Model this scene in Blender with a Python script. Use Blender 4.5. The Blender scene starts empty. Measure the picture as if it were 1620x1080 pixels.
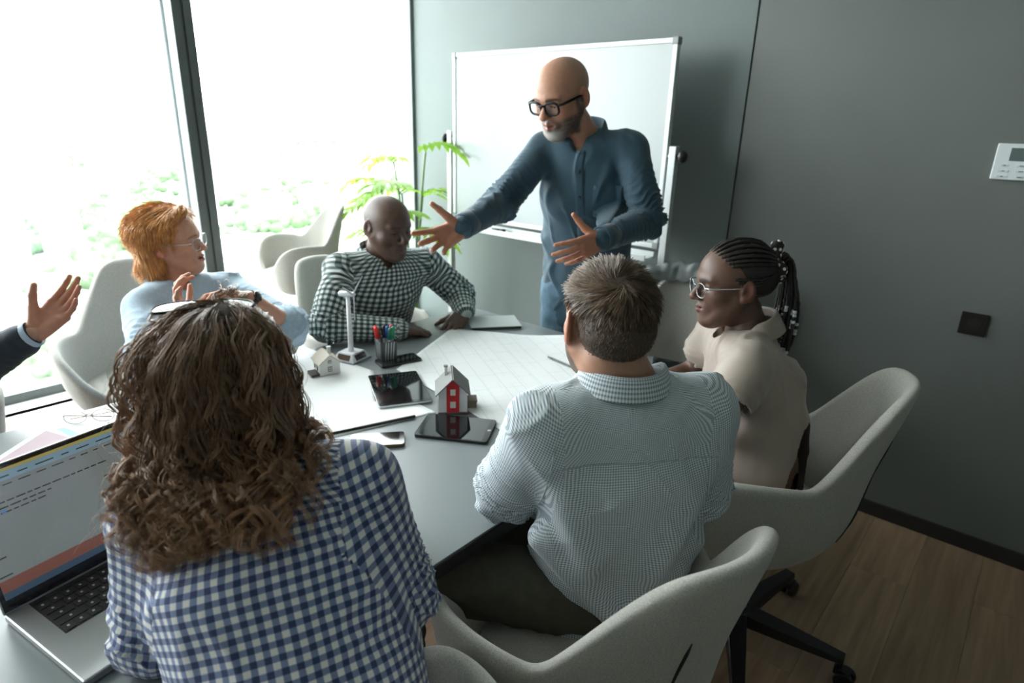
import bpy, math, random
import numpy as np
from mathutils import Vector, Matrix

rng = np.random.default_rng(7)
random.seed(7)
scene = bpy.context.scene
COL = scene.collection
PI = math.pi

# ------------------------------------------------------------------ camera
cam_data = bpy.data.cameras.new('camera')
cam = bpy.data.objects.new('camera', cam_data)
COL.objects.link(cam)
CAM_F = 981.0
yaw, pit, rol = math.radians(40.5), math.radians(19.1), math.radians(1.6)
CPOS = np.array([0, 0, 1.53])
_f0 = np.array([-math.sin(yaw), math.cos(yaw), 0.0])
_r0 = np.array([math.cos(yaw), math.sin(yaw), 0.0])
_z = np.array([0, 0, 1.0])
CF = _f0 * math.cos(pit) - _z * math.sin(pit)
_u0 = _f0 * math.sin(pit) + _z * math.cos(pit)
CR = _r0 * math.cos(rol) + _u0 * math.sin(rol)
CU = _u0 * math.cos(rol) - _r0 * math.sin(rol)
m = Matrix(((CR[0], CU[0], -CF[0], 0), (CR[1], CU[1], -CF[1], 0), (CR[2], CU[2], -CF[2], 1.53), (0, 0, 0, 1)))
cam.matrix_world = m
cam_data.sensor_width = 36
cam_data.lens = 36 * CAM_F / 1620
cam_data.clip_start = 0.05
cam_data.clip_end = 8000
cam_data.dof.use_dof = True
cam_data.dof.focus_distance = 1.3
cam_data.dof.aperture_fstop = 3.4
scene.camera = cam

# ------------------------------------------------------------------ light and exposure
SKY = 5.2
world = bpy.data.worlds.new('sky')
scene.world = world
world.use_nodes = True
nt = world.node_tree
nt.nodes.clear()
wo = nt.nodes.new('ShaderNodeOutputWorld')
bg = nt.nodes.new('ShaderNodeBackground')
bg.inputs['Color'].default_value = (0.945, 0.985, 1.0, 1)
bg.inputs['Strength'].default_value = SKY
nt.links.new(bg.outputs[0], wo.inputs[0])
scene.view_settings.view_transform = 'Standard'
scene.view_settings.look = 'None'
scene.view_settings.gamma = 1
scene.view_settings.use_curve_mapping = False
scene.view_settings.exposure = 1.55
try:
    scene.cycles.use_denoising = True
    scene.cycles.max_bounces = 8
    scene.cycles.diffuse_bounces = 5
    scene.cycles.transparent_max_bounces = 16
    scene.cycles.sample_clamp_indirect = 6
    scene.cycles.caustics_reflective = False
    scene.cycles.caustics_refractive = False
except Exception:
    pass

def portal(y0, y1, z0, z1):
    ld = bpy.data.lights.new('window_portal', 'AREA')
    ld.shape = 'RECTANGLE'; ld.size = y1 - y0; ld.size_y = z1 - z0
    ld.cycles.is_portal = True
    o = bpy.data.objects.new('window_portal', ld)
    COL.objects.link(o)
    o.location = (-3.36, (y0 + y1) / 2, (z0 + z1) / 2)
    # light's -Z faces into the room (+X), its X axis along world Y
    o.matrix_world = Matrix(((0, 0, -1, -3.36), (1, 0, 0, (y0 + y1) / 2), (0, -1, 0, (z0 + z1) / 2), (0, 0, 0, 1)))
portal(1.45, 2.70, .36, 2.85)
portal(-.9, 1.36, .36, 2.85)
portal(-3.3, -1.0, .36, 2.85)

# ------------------------------------------------------------------ materials
MATS = {}
def mat(name, col=(.5, .5, .5), rough=.6, metal=0.0, spec=.5, noise=None, bump=None, attr=None, sss=0, coat=0, emit=None, sheen=0, alpha=None):
    """noise=(scale, amount[, detail]) varies the colour, bump=(scale, strength, distance)."""
    if name in MATS: return MATS[name]
    M = bpy.data.materials.new(name); M.use_nodes = True
    n, l = M.node_tree.nodes, M.node_tree.links
    b = n['Principled BSDF']
    b.inputs['Base Color'].default_value = (*col, 1)
    b.inputs['Roughness'].default_value = rough
    b.inputs['Metallic'].default_value = metal
    b.inputs['Specular IOR Level'].default_value = spec
    b.inputs['Coat Weight'].default_value = coat
    b.inputs['Sheen Weight'].default_value = sheen
    if sss:
        b.inputs['Subsurface Weight'].default_value = sss
        b.inputs['Subsurface Radius'].default_value = (.012, .004, .002)
        b.inputs['Subsurface Scale'].default_value = 1.0
    if emit:
        b.inputs['Emission Color'].default_value = (*emit[0], 1)
        b.inputs['Emission Strength'].default_value = emit[1]
    src = None
    if attr:
        a = n.new('ShaderNodeAttribute'); a.attribute_name = attr; src = a.outputs['Color']
        l.new(src, b.inputs['Base Color'])
    tc = n.new('ShaderNodeTexCoord')
    if noise:
        t = n.new('ShaderNodeTexNoise'); t.inputs['Scale'].default_value = noise[0]
        t.inputs['Detail'].default_value = noise[2] if len(noise) > 2 else 4
        l.new(tc.outputs['Object'], t.inputs['Vector'])
        mr = n.new('ShaderNodeMapRange'); mr.inputs['From Min'].default_value = .3; mr.inputs['From Max'].default_value = .7
        mr.inputs['To Min'].default_value = 1 - noise[1]; mr.inputs['To Max'].default_value = 1 + noise[1]
        l.new(t.outputs['Fac'], mr.inputs['Value'])
        vm = n.new('ShaderNodeVectorMath'); vm.operation = 'SCALE'
        if src: l.new(src, vm.inputs[0])
        else: vm.inputs[0].default_value = col
        l.new(mr.outputs[0], vm.inputs['Scale'])
        l.new(vm.outputs[0], b.inputs['Base Color'])
    if bump:
        t = n.new('ShaderNodeTexNoise'); t.inputs['Scale'].default_value = bump[0]; t.inputs['Detail'].default_value = 3
        l.new(tc.outputs['Object'], t.inputs['Vector'])
        bp = n.new('ShaderNodeBump'); bp.inputs['Strength'].default_value = bump[1]; bp.inputs['Distance'].default_value = bump[2]
        l.new(t.outputs['Fac'], bp.inputs['Height']); l.new(bp.outputs[0], b.inputs['Normal'])
    MATS[name] = M
    return M

def nodes_of(M): return M.node_tree.nodes, M.node_tree.links
def math_node(M, op, a, b=None):
    n, l = nodes_of(M)
    x = n.new('ShaderNodeMath'); x.operation = op
    for i, v in enumerate((a, b)):
        if v is None: continue
        if isinstance(v, (int, float)): x.inputs[i].default_value = v
        else: l.new(v, x.inputs[i])
    return x.outputs[0]

def gingham(name, c0, c1, c2, period, duty=.5, rough=.85, weave=900):
    """two-colour woven check laid on the UV map (metres): c0 ground, c1 single stripe, c2 crossing."""
    M = mat(name, c0, rough, sheen=.15)
    n, l = nodes_of(M)
    uv = n.new('ShaderNodeUVMap'); uv.uv_map = 'UVMap'
    sp = n.new('ShaderNodeSeparateXYZ'); l.new(uv.outputs[0], sp.inputs[0])
    def stripe(o):
        s = math_node(M, 'MULTIPLY', o, 2 * PI / period)
        s = math_node(M, 'SINE', s)
        s = math_node(M, 'ADD', s, (duty - .5) * 2)
        s = math_node(M, 'MULTIPLY', s, 4.0)
        s = math_node(M, 'ADD', s, .5)
        x = n.new('ShaderNodeClamp'); l.new(s, x.inputs[0]); return x.outputs[0]
    su, sv = stripe(sp.outputs[0]), stripe(sp.outputs[1])
    add = math_node(M, 'ADD', su, sv)
    add = math_node(M, 'MULTIPLY', add, .5)
    cr = n.new('ShaderNodeValToRGB')
    cr.color_ramp.elements[0].color = (*c0, 1); cr.color_ramp.elements[1].color = (*c2, 1)
    e = cr.color_ramp.elements.new(.5); e.color = (*c1, 1)
    l.new(add, cr.inputs[0]); l.new(cr.outputs[0], n['Principled BSDF'].inputs['Base Color'])
    t = n.new('ShaderNodeTexNoise'); t.inputs['Scale'].default_value = weave
    l.new(uv.outputs[0], t.inputs['Vector'])
    t2 = n.new('ShaderNodeTexNoise'); t2.inputs['Scale'].default_value = 22; t2.inputs['Detail'].default_value = 3
    l.new(uv.outputs[0], t2.inputs['Vector'])
    h = math_node(M, 'ADD', math_node(M, 'MULTIPLY', t.outputs['Fac'], .06), t2.outputs['Fac'])
    bp = n.new('ShaderNodeBump'); bp.inputs['Strength'].default_value = .35; bp.inputs['Distance'].default_value = .006
    l.new(h, bp.inputs['Height']); l.new(bp.outputs[0], n['Principled BSDF'].inputs['Normal'])
    return M

# ------------------------------------------------------------------ mesh helpers
def link_mesh(name, me, material=None, parent=None, smooth=False):
    o = bpy.data.objects.new(name, me); COL.objects.link(o)
    if material: me.materials.append(material)
    if parent is not None: o.parent = parent
    if smooth and len(me.polygons):
        me.polygons.foreach_set('use_smooth', np.ones(len(me.polygons), dtype=bool))
    return o

def np_mesh(name, V, Fq, material=None, parent=None, smooth=True):
    """V (n,3) float, Fq (m,k) int."""
    me = bpy.data.meshes.new(name)
    V = np.ascontiguousarray(V, dtype=np.float32); Fq = np.ascontiguousarray(Fq, dtype=np.int32)
    k = Fq.shape[1]
    me.vertices.add(len(V)); me.vertices.foreach_set('co', V.ravel())
    me.loops.add(Fq.size); me.loops.foreach_set('vertex_index', Fq.ravel())
    me.polygons.add(len(Fq))
    me.polygons.foreach_set('loop_start', np.arange(0, Fq.size, k, dtype=np.int32))
    me.polygons.foreach_set('loop_total', np.full(len(Fq), k, dtype=np.int32))
    me.update(calc_edges=True)
    return link_mesh(name, me, material, parent, smooth)

def unit(v):
    v = np.asarray(v, float); return v / (np.linalg.norm(v) + 1e-12)

class MB:
    def __init__(s): s.v = []; s.f = []
    def add(s, vs, fs):
        o = len(s.v); s.v += [tuple(map(float, p)) for p in vs]; s.f += [tuple(i + o for i in f) for f in fs]; return s
    def box(s, c, size, rz=0, M=None):
        x, y, z = (d / 2 for d in size)
        vs = [(-x, -y, -z), (x, -y, -z), (x, y, -z), (-x, y, -z), (-x, -y, z), (x, -y, z), (x, y, z), (-x, y, z)]
        R = M if M is not None else Matrix.Rotation(rz, 3, 'Z')
        vs = [R @ Vector(p) + Vector(c) for p in vs]
        return s.add(vs, [(3, 2, 1, 0), (4, 5, 6, 7), (0, 1, 5, 4), (1, 2, 6, 5), (2, 3, 7, 6), (3, 0, 4, 7)])
    def span(s, a, b):
        return s.box([(a[i] + b[i]) / 2 for i in range(3)], [abs(b[i] - a[i]) for i in range(3)])
    def tube(s, pts, r, n=8, cap=True, sx=1.0):
        pts = [np.array(p, float) for p in pts]; rs = r if isinstance(r, (list, tuple)) else [r] * len(pts)
        t = unit(pts[1] - pts[0]); up = np.array([0, 0, 1.]) if abs(t[2]) < .9 else np.array([1., 0, 0])
        u = unit(np.cross(t, up)); vs = []
        for i, p in enumerate(pts):
            if i == 0: t = unit(pts[1] - pts[0])
            elif i == len(pts) - 1: t = unit(pts[-1] - pts[-2])
            else: t = unit(unit(pts[i + 1] - p) + unit(p - pts[i - 1]))
            u = unit(u - t * (u @ t)); w = np.cross(t, u)
            for k in range(n):
                a = 2 * PI * k / n
                vs.append(p + rs[i] * (math.cos(a) * u * sx + math.sin(a) * w))
        fs = [(i * n + k, i * n + (k + 1) % n, (i + 1) * n + (k + 1) % n, (i + 1) * n + k) for i in range(len(pts) - 1) for k in range(n)]
        if cap: fs += [tuple(range(n))[::-1], tuple((len(pts) - 1) * n + k for k in range(n))]
        return s.add(vs, fs)
    def lathe(s, prof, c=(0, 0, 0), n=24, axis=None):
        vs = []; 
        for r, z in prof:
            for k in range(n):
                a = 2 * PI * k / n; vs.append(Vector((r * math.cos(a), r * math.sin(a), z)))
        if axis is not None:
            q = Vector((0, 0, 1)).rotation_difference(Vector(axis)); vs = [q @ v for v in vs]
        vs = [v + Vector(c) for v in vs]
        fs = [(i * n + k, i * n + (k + 1) % n, (i + 1) * n + (k + 1) % n, (i + 1) * n + k) for i in range(len(prof) - 1) for k in range(n)]
        fs += [tuple(range(n))[::-1], tuple((len(prof) - 1) * n + k for k in range(n))]
        return s.add(vs, fs)
    def prism(s, poly, z0, z1):
        n = len(poly); vs = [(x, y, z0) for x, y in poly] + [(x, y, z1) for x, y in poly]
        a = sum(poly[i][0] * poly[(i + 1) % n][1] - poly[(i + 1) % n][0] * poly[i][1] for i in range(n))
        fs = [tuple(range(n))[::-1], tuple(range(n, 2 * n))] + [(i, (i + 1) % n, n + (i + 1) % n, n + i) for i in range(n)]
        if a < 0: fs = [f[::-1] for f in fs]
        return s.add(vs, fs)
    def ball(s, c, r, n=12, m=8, R=None):
        r = (r, r, r) if isinstance(r, (int, float)) else r
        vs = []
        for i in range(m + 1):
            t = PI * i / m
            for k in range(n):
                a = 2 * PI * k / n; p = Vector((r[0] * math.sin(t) * math.cos(a), r[1] * math.sin(t) * math.sin(a), r[2] * math.cos(t)))
                if R is not None: p = R @ p
                vs.append(p + Vector(c))
        return s.add(vs, [(i * n + k, (i + 1) * n + k, (i + 1) * n + (k + 1) % n, i * n + (k + 1) % n) for i in range(m) for k in range(n)])
    def build(s, name, material=None, parent=None, smooth=False, bevel=0, seg=2, loc=None):
        me = bpy.data.meshes.new(name); me.from_pydata(s.v, [], s.f); me.validate(); me.update()
        o = link_mesh(name, me, material, parent, smooth or bevel > 0)
        if bevel:
            b = o.modifiers.new('bevel', 'BEVEL'); b.width = bevel; b.segments = seg; b.limit_method = 'ANGLE'; b.angle_limit = .6
            b.harden_normals = True
        if loc is not None: o.location = loc
        return o

def tag(o, label=None, cat=None, group=None, kind=None):
    if label: o['label'] = label
    if cat: o['category'] = cat
    if group: o['group'] = group
    if kind: o['kind'] = kind
    return o
def empty(name, loc=(0, 0, 0), rz=0, label=None, cat=None, group=None):
    o = bpy.data.objects.new(name, None); COL.objects.link(o); o.location = loc; o.rotation_euler = (0, 0, rz)
    o.empty_display_size = .05
    return tag(o, label, cat, group)
def copy_tree(o, parent=None):
    kids = list(o.children); c = o.copy(); COL.objects.link(c); c.parent = parent
    for ch in kids: copy_tree(ch, c)
    return c

# ------------------------------------------------------------------ SDF modelling (numpy) -> surface nets
class Field:
    def __init__(s, lo, hi, vox):
        s.lo = np.array(lo, float); s.vox = vox
        s.n = np.maximum(4, np.ceil((np.array(hi, float) - s.lo) / vox).astype(int) + 1)
        s.D = np.full(s.n, 1.0, np.float32)
    def sub(s, lo, hi):
        a = np.clip(np.floor((lo - s.lo) / s.vox).astype(int), 0, s.n - 1); b = np.clip(np.ceil((hi - s.lo) / s.vox).astype(int) + 1, 1, s.n)
        if np.any(b - a < 1): return None
        sl = tuple(slice(a[i], b[i]) for i in range(3))
        ax = [(s.lo[i] + s.vox * np.arange(a[i], b[i])).astype(np.float32) for i in range(3)]
        G = np.meshgrid(*ax, indexing='ij', sparse=True)
        return sl, G
    def blend(s, sl, d, k, op):
        D = s.D[sl]
        if op == '+':
            if k > 0:
                h = np.clip(.5 + .5 * (D - d) / k, 0, 1); s.D[sl] = D * (1 - h) + d * h - k * h * (1 - h)
            else: s.D[sl] = np.minimum(D, d)
        else:
            if k > 0:
                h = np.clip(.5 - .5 * (D + d) / k, 0, 1); s.D[sl] = D * (1 - h) - d * h + k * h * (1 - h)
            else: s.D[sl] = np.maximum(D, -d)
    def seg(s, p0, p1, r0, r1, k=.02, op='+', u=None):
        """tapered capsule; r may be (a, b): a along u, b across it (elliptic section)."""
        p0 = np.array(p0, float); p1 = np.array(p1, float)
        a0, b0 = (r0, r0) if not isinstance(r0, tuple) else r0
        a1, b1 = (r1, r1) if not isinstance(r1, tuple) else r1
        mr = max(a0, b0, a1, b1) + k + 2 * s.vox
        g = s.sub(np.minimum(p0, p1) - mr, np.maximum(p0, p1) + mr)
        if g is None: return s
        sl, (X, Y, Z) = g
        d = p1 - p0; L = np.linalg.norm(d) + 1e-9; w = d / L
        x, y, z = X - p0[0], Y - p0[1], Z - p0[2]
        t = x * w[0] + y * w[1] + z * w[2]
        h = np.clip(t / L, 0, 1)
        if a0 == b0 and a1 == b1:
            e = t - h * L
            q2 = x * x + y * y + z * z - t * t + e * e
            dd = np.sqrt(np.maximum(q2, 0)) - (a0 + (a1 - a0) * h)
        else:
            uu = np.array(u, float) if u is not None else np.array([1., 0, 0])
            uu = uu - w * (uu @ w)
            if np.linalg.norm(uu) < .05: uu = np.cross(w, np.array([w[1], w[2], w[0]]) + .01)
            uu = unit(uu); vv = np.cross(w, uu)
            cu = x * uu[0] + y * uu[1] + z * uu[2]; cv = x * vv[0] + y * vv[1] + z * vv[2]; cw = t - h * L
            a = a0 + (a1 - a0) * h; b = b0 + (b1 - b0) * h; c = np.minimum(a, b)
            k0 = np.sqrt((cu / a) ** 2 + (cv / b) ** 2 + (cw / c) ** 2) + 1e-6
            k1 = np.sqrt((cu / a ** 2) ** 2 + (cv / b ** 2) ** 2 + (cw / c ** 2) ** 2) + 1e-6
            dd = k0 * (k0 - 1) / k1
        s.blend(sl, dd.astype(np.float32), k, op); return s
    def ell(s, c, r, R=None, k=.02, op='+'):
        """ellipsoid, R = 3x3 with the local axes as rows."""
        c = np.array(c, float); r = np.array((r,) * 3 if isinstance(r, (int, float)) else r, float)
        mr = r.max() + k + 2 * s.vox
        g = s.sub(c - mr, c + mr)
        if g is None: return s
        sl, (X, Y, Z) = g
        R = np.eye(3) if R is None else np.array(R, float)
        x, y, z = X - c[0], Y - c[1], Z - c[2]
        q = [x * R[i][0] + y * R[i][1] + z * R[i][2] for i in range(3)]
        k0 = np.sqrt(sum((q[i] / r[i]) ** 2 for i in range(3))) + 1e-6
        k1 = np.sqrt(sum((q[i] / r[i] ** 2) ** 2 for i in range(3))) + 1e-6
        s.blend(sl, (k0 * (k0 - 1) / k1).astype(np.float32), k, op); return s
    def cut(s, p, nrm, k=0):
        """remove everything on the side nrm points to."""
        ax = [(s.lo[i] + s.vox * np.arange(s.n[i])).astype(np.float32) for i in range(3)]
        X, Y, Z = np.meshgrid(*ax, indexing='ij', sparse=True); nrm = unit(nrm)
        d = ((X - p[0]) * nrm[0] + (Y - p[1]) * nrm[1] + (Z - p[2]) * nrm[2]).astype(np.float32)
        s.blend((slice(None),) * 3, -d, k, '-'); return s
    def mesh(s):
        D = s.D; N = np.array(D.shape); ins = D < 0
        corners = [(i, j, k) for i in (0, 1) for j in (0, 1) for k in (0, 1)]
        def sh(A, c): return A[c[0]:c[0] + N[0] - 1, c[1]:c[1] + N[1] - 1, c[2]:c[2] + N[2] - 1]
        cnt = np.zeros(N - 1, np.int8)
        for c in corners: cnt += sh(ins, c)
        act = (cnt > 0) & (cnt < 8)
        idx = np.argwhere(act)
        ids = np.full(act.shape, -1, np.int32); ids[act] = np.arange(len(idx))
        val = {c: sh(D, c)[act] for c in corners}
        acc = np.zeros((len(idx), 3)); num = np.zeros(len(idx))
        for ax in range(3):
            for c in corners:
                if c[ax]: continue
                c2 = list(c); c2[ax] = 1; c2 = tuple(c2)
                a, b = val[c], val[c2]; m_ = (a < 0) != (b < 0)
                t = np.where(m_, a / np.where(m_, a - b, 1), 0)
                p = np.tile(np.array(c, float), (len(idx), 1)); p[:, ax] = t
                acc += p * m_[:, None]; num += m_
        V = s.lo + s.vox * (idx + acc / num[:, None])
        F = []
        for ax in range(3):
            o1, o2 = (ax + 1) % 3, (ax + 2) % 3
            a = ins[tuple(slice(0, N[i] - 1) if i == ax else slice(1, N[i] - 1) for i in range(3))]
            b = ins[tuple(slice(1, N[i]) if i == ax else slice(1, N[i] - 1) for i in range(3))]
            e = np.argwhere(a != b); flip = a[a != b]
            base = e.copy(); base[:, o1] += 1; base[:, o2] += 1
            def cell(d1, d2):
                q = base.copy(); q[:, o1] -= d1; q[:, o2] -= d2
                return ids[q[:, 0], q[:, 1], q[:, 2]]
            q = np.stack([cell(1, 1), cell(0, 1), cell(0, 0), cell(1, 0)], 1)
            q[~flip] = q[~flip][:, ::-1]
            F.append(q)
        F = np.concatenate(F); F = F[(F >= 0).all(1)]
        return V, F

def smooth_mesh(V, F, it=2, lam=.5):
    """Laplacian smoothing over quad edges."""
    E = np.concatenate([F[:, [0, 1]], F[:, [1, 2]], F[:, [2, 3]], F[:, [3, 0]]])
    n = len(V)
    deg = np.bincount(E[:, 0], minlength=n) + np.bincount(E[:, 1], minlength=n)
    for _ in range(it):
        A = np.zeros_like(V)
        for c in range(3):
            A[:, c] = np.bincount(E[:, 0], V[E[:, 1], c], n) + np.bincount(E[:, 1], V[E[:, 0], c], n)
        V = V + lam * (A / np.maximum(deg, 1)[:, None] - V)
    return V

def normals(V, F):
    fn = np.cross(V[F[:, 2]] - V[F[:, 0]], V[F[:, 3]] - V[F[:, 1]])
    N = np.zeros_like(V)
    for i in range(4):
        for c in range(3): N[:, c] += np.bincount(F[:, i], fn[:, c], len(V))
    return N / (np.linalg.norm(N, axis=1, keepdims=True) + 1e-12)

def wave_noise(P_, scale, seed, n=14):
    """smooth pseudo-noise in [-1,1]: sum of random plane waves."""
    r = np.random.default_rng(seed); out = np.zeros(len(P_))
    for i in range(n):
        k = r.normal(size=3); k = k / np.linalg.norm(k) * (.6 + .8 * r.random()) * 2 * PI / scale
        out += np.sin(P_ @ k + r.random() * 7)
    return out / math.sqrt(n)

def set_color(o, rgb, name='Col'):
    me = o.data; a = me.color_attributes.new(name, 'FLOAT_COLOR', 'POINT')
    c = np.ones((len(me.vertices), 4), np.float32); c[:, :3] = rgb
    a.data.foreach_set('color', c.ravel())
def set_uv(o, uv_corner):
    a = o.data.uv_layers.new(name='UVMap'); a.data.foreach_set('uv', np.ascontiguousarray(uv_corner, np.float32).ravel())

def fibres(name, paths, r, material, parent=None, sides=3, tip=.3, flat=None):
    """paths (n, m, 3): one thin tapered tube per fibre, all in one mesh (hair)."""
    P_ = np.asarray(paths, np.float32); n, m_, _ = P_.shape
    T = np.gradient(P_, axis=1); T /= np.linalg.norm(T, axis=2, keepdims=True) + 1e-9
    ref = np.array([.31, .52, .79]); U = np.cross(T, ref); U /= np.linalg.norm(U, axis=2, keepdims=True) + 1e-9; W = np.cross(T, U)
    rr = np.asarray(r, float) * np.ones(n) if np.ndim(r) <= 1 else r
    tt = np.linspace(0, 1, m_); prof = np.minimum(1, (1 - tt) / .25) * (1 - tip) + tip
    R_ = rr[:, None] * prof[None, :]
    V = np.stack([P_ + R_[..., None] * (math.cos(2 * PI * k / sides) * U + math.sin(2 * PI * k / sides) * W) for k in range(sides)], 2)
    idx = np.arange(n * m_ * sides).reshape(n, m_, sides)
    fs = []
    for k in range(sides):
        k2 = (k + 1) % sides
        fs.append(np.stack([idx[:, :-1, k], idx[:, :-1, k2], idx[:, 1:, k2], idx[:, 1:, k]], -1).reshape(-1, 4))
    return np_mesh(name, V.reshape(-1, 3), np.concatenate(fs), material, parent, True)
# ================================================================== the room
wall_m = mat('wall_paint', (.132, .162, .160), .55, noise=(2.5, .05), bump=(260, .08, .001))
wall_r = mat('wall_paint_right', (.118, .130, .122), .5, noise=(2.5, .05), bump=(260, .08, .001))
white_frame = mat('frame_grey', (.30, .33, .34), .4)
ceil_m = mat('ceiling_paint', (.62, .63, .62), .9)
dark_m = mat('baseboard_black', (.018, .016, .015), .5)
XW, YB, XR, YF, HC = -3.36, 2.76, 1.7, -3.4, 2.9
def struct(o, label=None):
    o['kind'] = 'structure'
    if label: o['label'] = label
    return o

# floor: subfloor slab and laid planks
fl = struct(MB().span((XW - .2, YF - .1, -.12), (XR + .1, YB + .1, -.012)).build('floor', mat('subfloor', (.07, .045, .03), .9)), 'brown oak plank floor')
wood = mat('oak_plank', (.19, .125, .075), .42)
n, l = nodes_of(wood)
tc = n.new('ShaderNodeTexCoord'); oi = n.new('ShaderNodeObjectInfo')
mp = n.new('ShaderNodeMapping'); mp.inputs['Scale'].default_value = (26, 1.6, 4)
ad = n.new('ShaderNodeVectorMath'); ad.operation = 'ADD'
cmb = n.new('ShaderNodeCombineXYZ'); l.new(math_node(wood, 'MULTIPLY', oi.outputs['Random'], 40), cmb.inputs[0]); l.new(math_node(wood, 'MULTIPLY', oi.outputs['Random'], 17), cmb.inputs[1])
l.new(tc.outputs['Object'], ad.inputs[0]); l.new(cmb.outputs[0], ad.inputs[1]); l.new(ad.outputs[0], mp.inputs['Vector'])
t = n.new('ShaderNodeTexNoise'); t.inputs['Scale'].default_value = 1.3; t.inputs['Detail'].default_value = 7; t.inputs['Distortion'].default_value = .6
l.new(mp.outputs[0], t.inputs['Vector'])
cr = n.new('ShaderNodeValToRGB'); cr.color_ramp.elements[0].position = .3; cr.color_ramp.elements[0].color = (.215, .138, .085, 1)
cr.color_ramp.elements[1].position = .72; cr.color_ramp.elements[1].color = (.370, .250, .160, 1)
l.new(t.outputs['Fac'], cr.inputs[0])
vm = n.new('ShaderNodeVectorMath'); vm.operation = 'SCALE'; l.new(cr.outputs[0], vm.inputs[0])
l.new(math_node(wood, 'ADD', math_node(wood, 'MULTIPLY', oi.outputs['Random'], .22), .90), vm.inputs['Scale'])
l.new(vm.outputs[0], n['Principled BSDF'].inputs['Base Color'])
bp = n.new('ShaderNodeBump'); bp.inputs['Strength'].default_value = .15; bp.inputs['Distance'].default_value = .002
l.new(t.outputs['Fac'], bp.inputs['Height']); l.new(bp.outputs[0], n['Principled BSDF'].inputs['Normal'])
PWID, PLEN = .19, 1.28
pl0 = MB().span((.0005, .0005, -.012), (PWID - .0005, PLEN - .0005, 0)).build('plank', wood, fl)
first = True
i = 0
x = XW + .04
while x < XR - .05:
    y = YF - (i * .47 % 1) * PLEN
    while y < YB - .02:
        w_ = pl0 if first else pl0.copy()
        if not first: COL.objects.link(w_)
        first = False
        w_.parent = fl; w_.location = (x, y, 0)
        y += PLEN
    x += PWID; i += 1

struct(MB().span((XW - .3, YF - .1, HC), (XR + .1, YB + .2, HC + .15)).build('ceiling', ceil_m))
# back wall: two wall panels with a shadow gap between them
wb = struct(MB().span((XW - .05, YB + .012, -.02), (XR + .1, YB + .12, HC + .02)).build('wall_back', dark_m), 'grey wall behind the whiteboard')
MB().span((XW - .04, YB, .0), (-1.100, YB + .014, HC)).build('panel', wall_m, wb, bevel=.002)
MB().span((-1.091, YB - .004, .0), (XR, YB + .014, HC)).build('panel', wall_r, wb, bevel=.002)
struct(MB().span((XR, YF - .1, -.02), (XR + .12, YB + .1, HC)).build('wall_right', wall_m))
struct(MB().span((XW - .3, YF - .12, -.02), (XR + .1, YF, HC)).build('wall_front', wall_m))
struct(MB().span((-1.5, YB - .018, 0), (XR, YB - .004, .062)).build('baseboard_back', dark_m, bevel=.002))
struct(MB().span((XR - .014, YF, 0), (XR, YB - .02, .062)).build('baseboard_right', dark_m))

# window wall: sill wall, mullions, transom, frames, glass
sillm = mat('sill_white', (.72, .74, .74), .45)
struct(MB().span((XW - .08, YF, -.02), (XW + .03, YB, .30)).span((XW - .08, YF, 2.86), (XW + .03, YB, HC)).build('wall_left', sillm))
struct(MB().span((XW - .05, YF, .278), (XW + .20, YB, .303)).build('trim_1', sillm, bevel=.004), 'white window sill')
struct(MB().span((XW + .15, YF, .278), (XW + .44, 1.12, .303)).build('trim_5', sillm, bevel=.004), 'deep white window bench')
frm = mat('window_frame_dark', (.075, .088, .088), .42)
frl = mat('window_frame_light', (.52, .57, .58), .35)
gl = bpy.data.materials.new('window_glass'); gl.use_nodes = True
n, l = nodes_of(gl); n.clear()
o_ = n.new('ShaderNodeOutputMaterial'); mx = n.new('ShaderNodeMixShader'); tr = n.new('ShaderNodeBsdfTransparent'); gs = n.new('ShaderNodeBsdfGlossy')
tr.inputs[0].default_value = (.965, .98, .975, 1); gs.inputs['Roughness'].default_value = .02; mx.inputs[0].default_value = .05
l.new(tr.outputs[0], mx.inputs[1]); l.new(gs.outputs[0], mx.inputs[2]); l.new(mx.outputs[0], o_.inputs[0])
def window(nm, y0, y1, label):
    w = empty(nm, (XW, (y0 + y1) / 2, .303)); struct(w, label)
    def part(name, mb, m_): 
        o = mb.build(name, m_, w, bevel=.003); o.matrix_parent_inverse = Matrix.Translation(w.location).inverted(); return o
    part('bottom_rail', MB().span((XW - .03, y0, .303), (XW + .05, y1, .345)), frm)
    part('top_rail', MB().span((XW - .03, y0, 2.80), (XW + .05, y1, 2.86)), frm)
    part('side_rail', MB().span((XW - .03, y0, .345), (XW + .01, y0 + .012, 2.80)), frl)
    part('side_rail', MB().span((XW - .03, y1 - .012, .345), (XW + .01, y1, 2.80)), frl)
    part('pane', MB().span((XW - .006, y0 + .01, .34), (XW + .0, y1 - .01, 2.81)), gl)
window('window_1', 1.46, 2.755, 'floor-length window right of the grey mullion')
window('window_2', -1.0, 1.36, 'wide window left of the grey mullion')
window('window_3', -3.38, -1.14, 'window pane at the far left end of the room')
def mullion(nm, y):
    e = empty(nm, (XW, y, .303)); struct(e, 'grey metal window mullion')
    inv = Matrix.Translation(e.location).inverted()
    a = MB().span((XW - .05, y - .046, .303), (XW + .085, y + .046, 2.86)).build('mullion_body', frl, e, bevel=.002); a.matrix_parent_inverse = inv
    b = MB().span((XW + .085, y - .046, .303), (XW + .10, y - .006, 2.86)).span((XW + .085, y + .006, .303), (XW + .10, y + .046, 2.86)).span((XW + .085, y - .01, .303), (XW + .090, y + .01, 2.86)).build('mullion_cap', frm, e, bevel=.0015); b.matrix_parent_inverse = inv
mullion('trim_2', 1.408); mullion('trim_3', -1.07)
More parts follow.
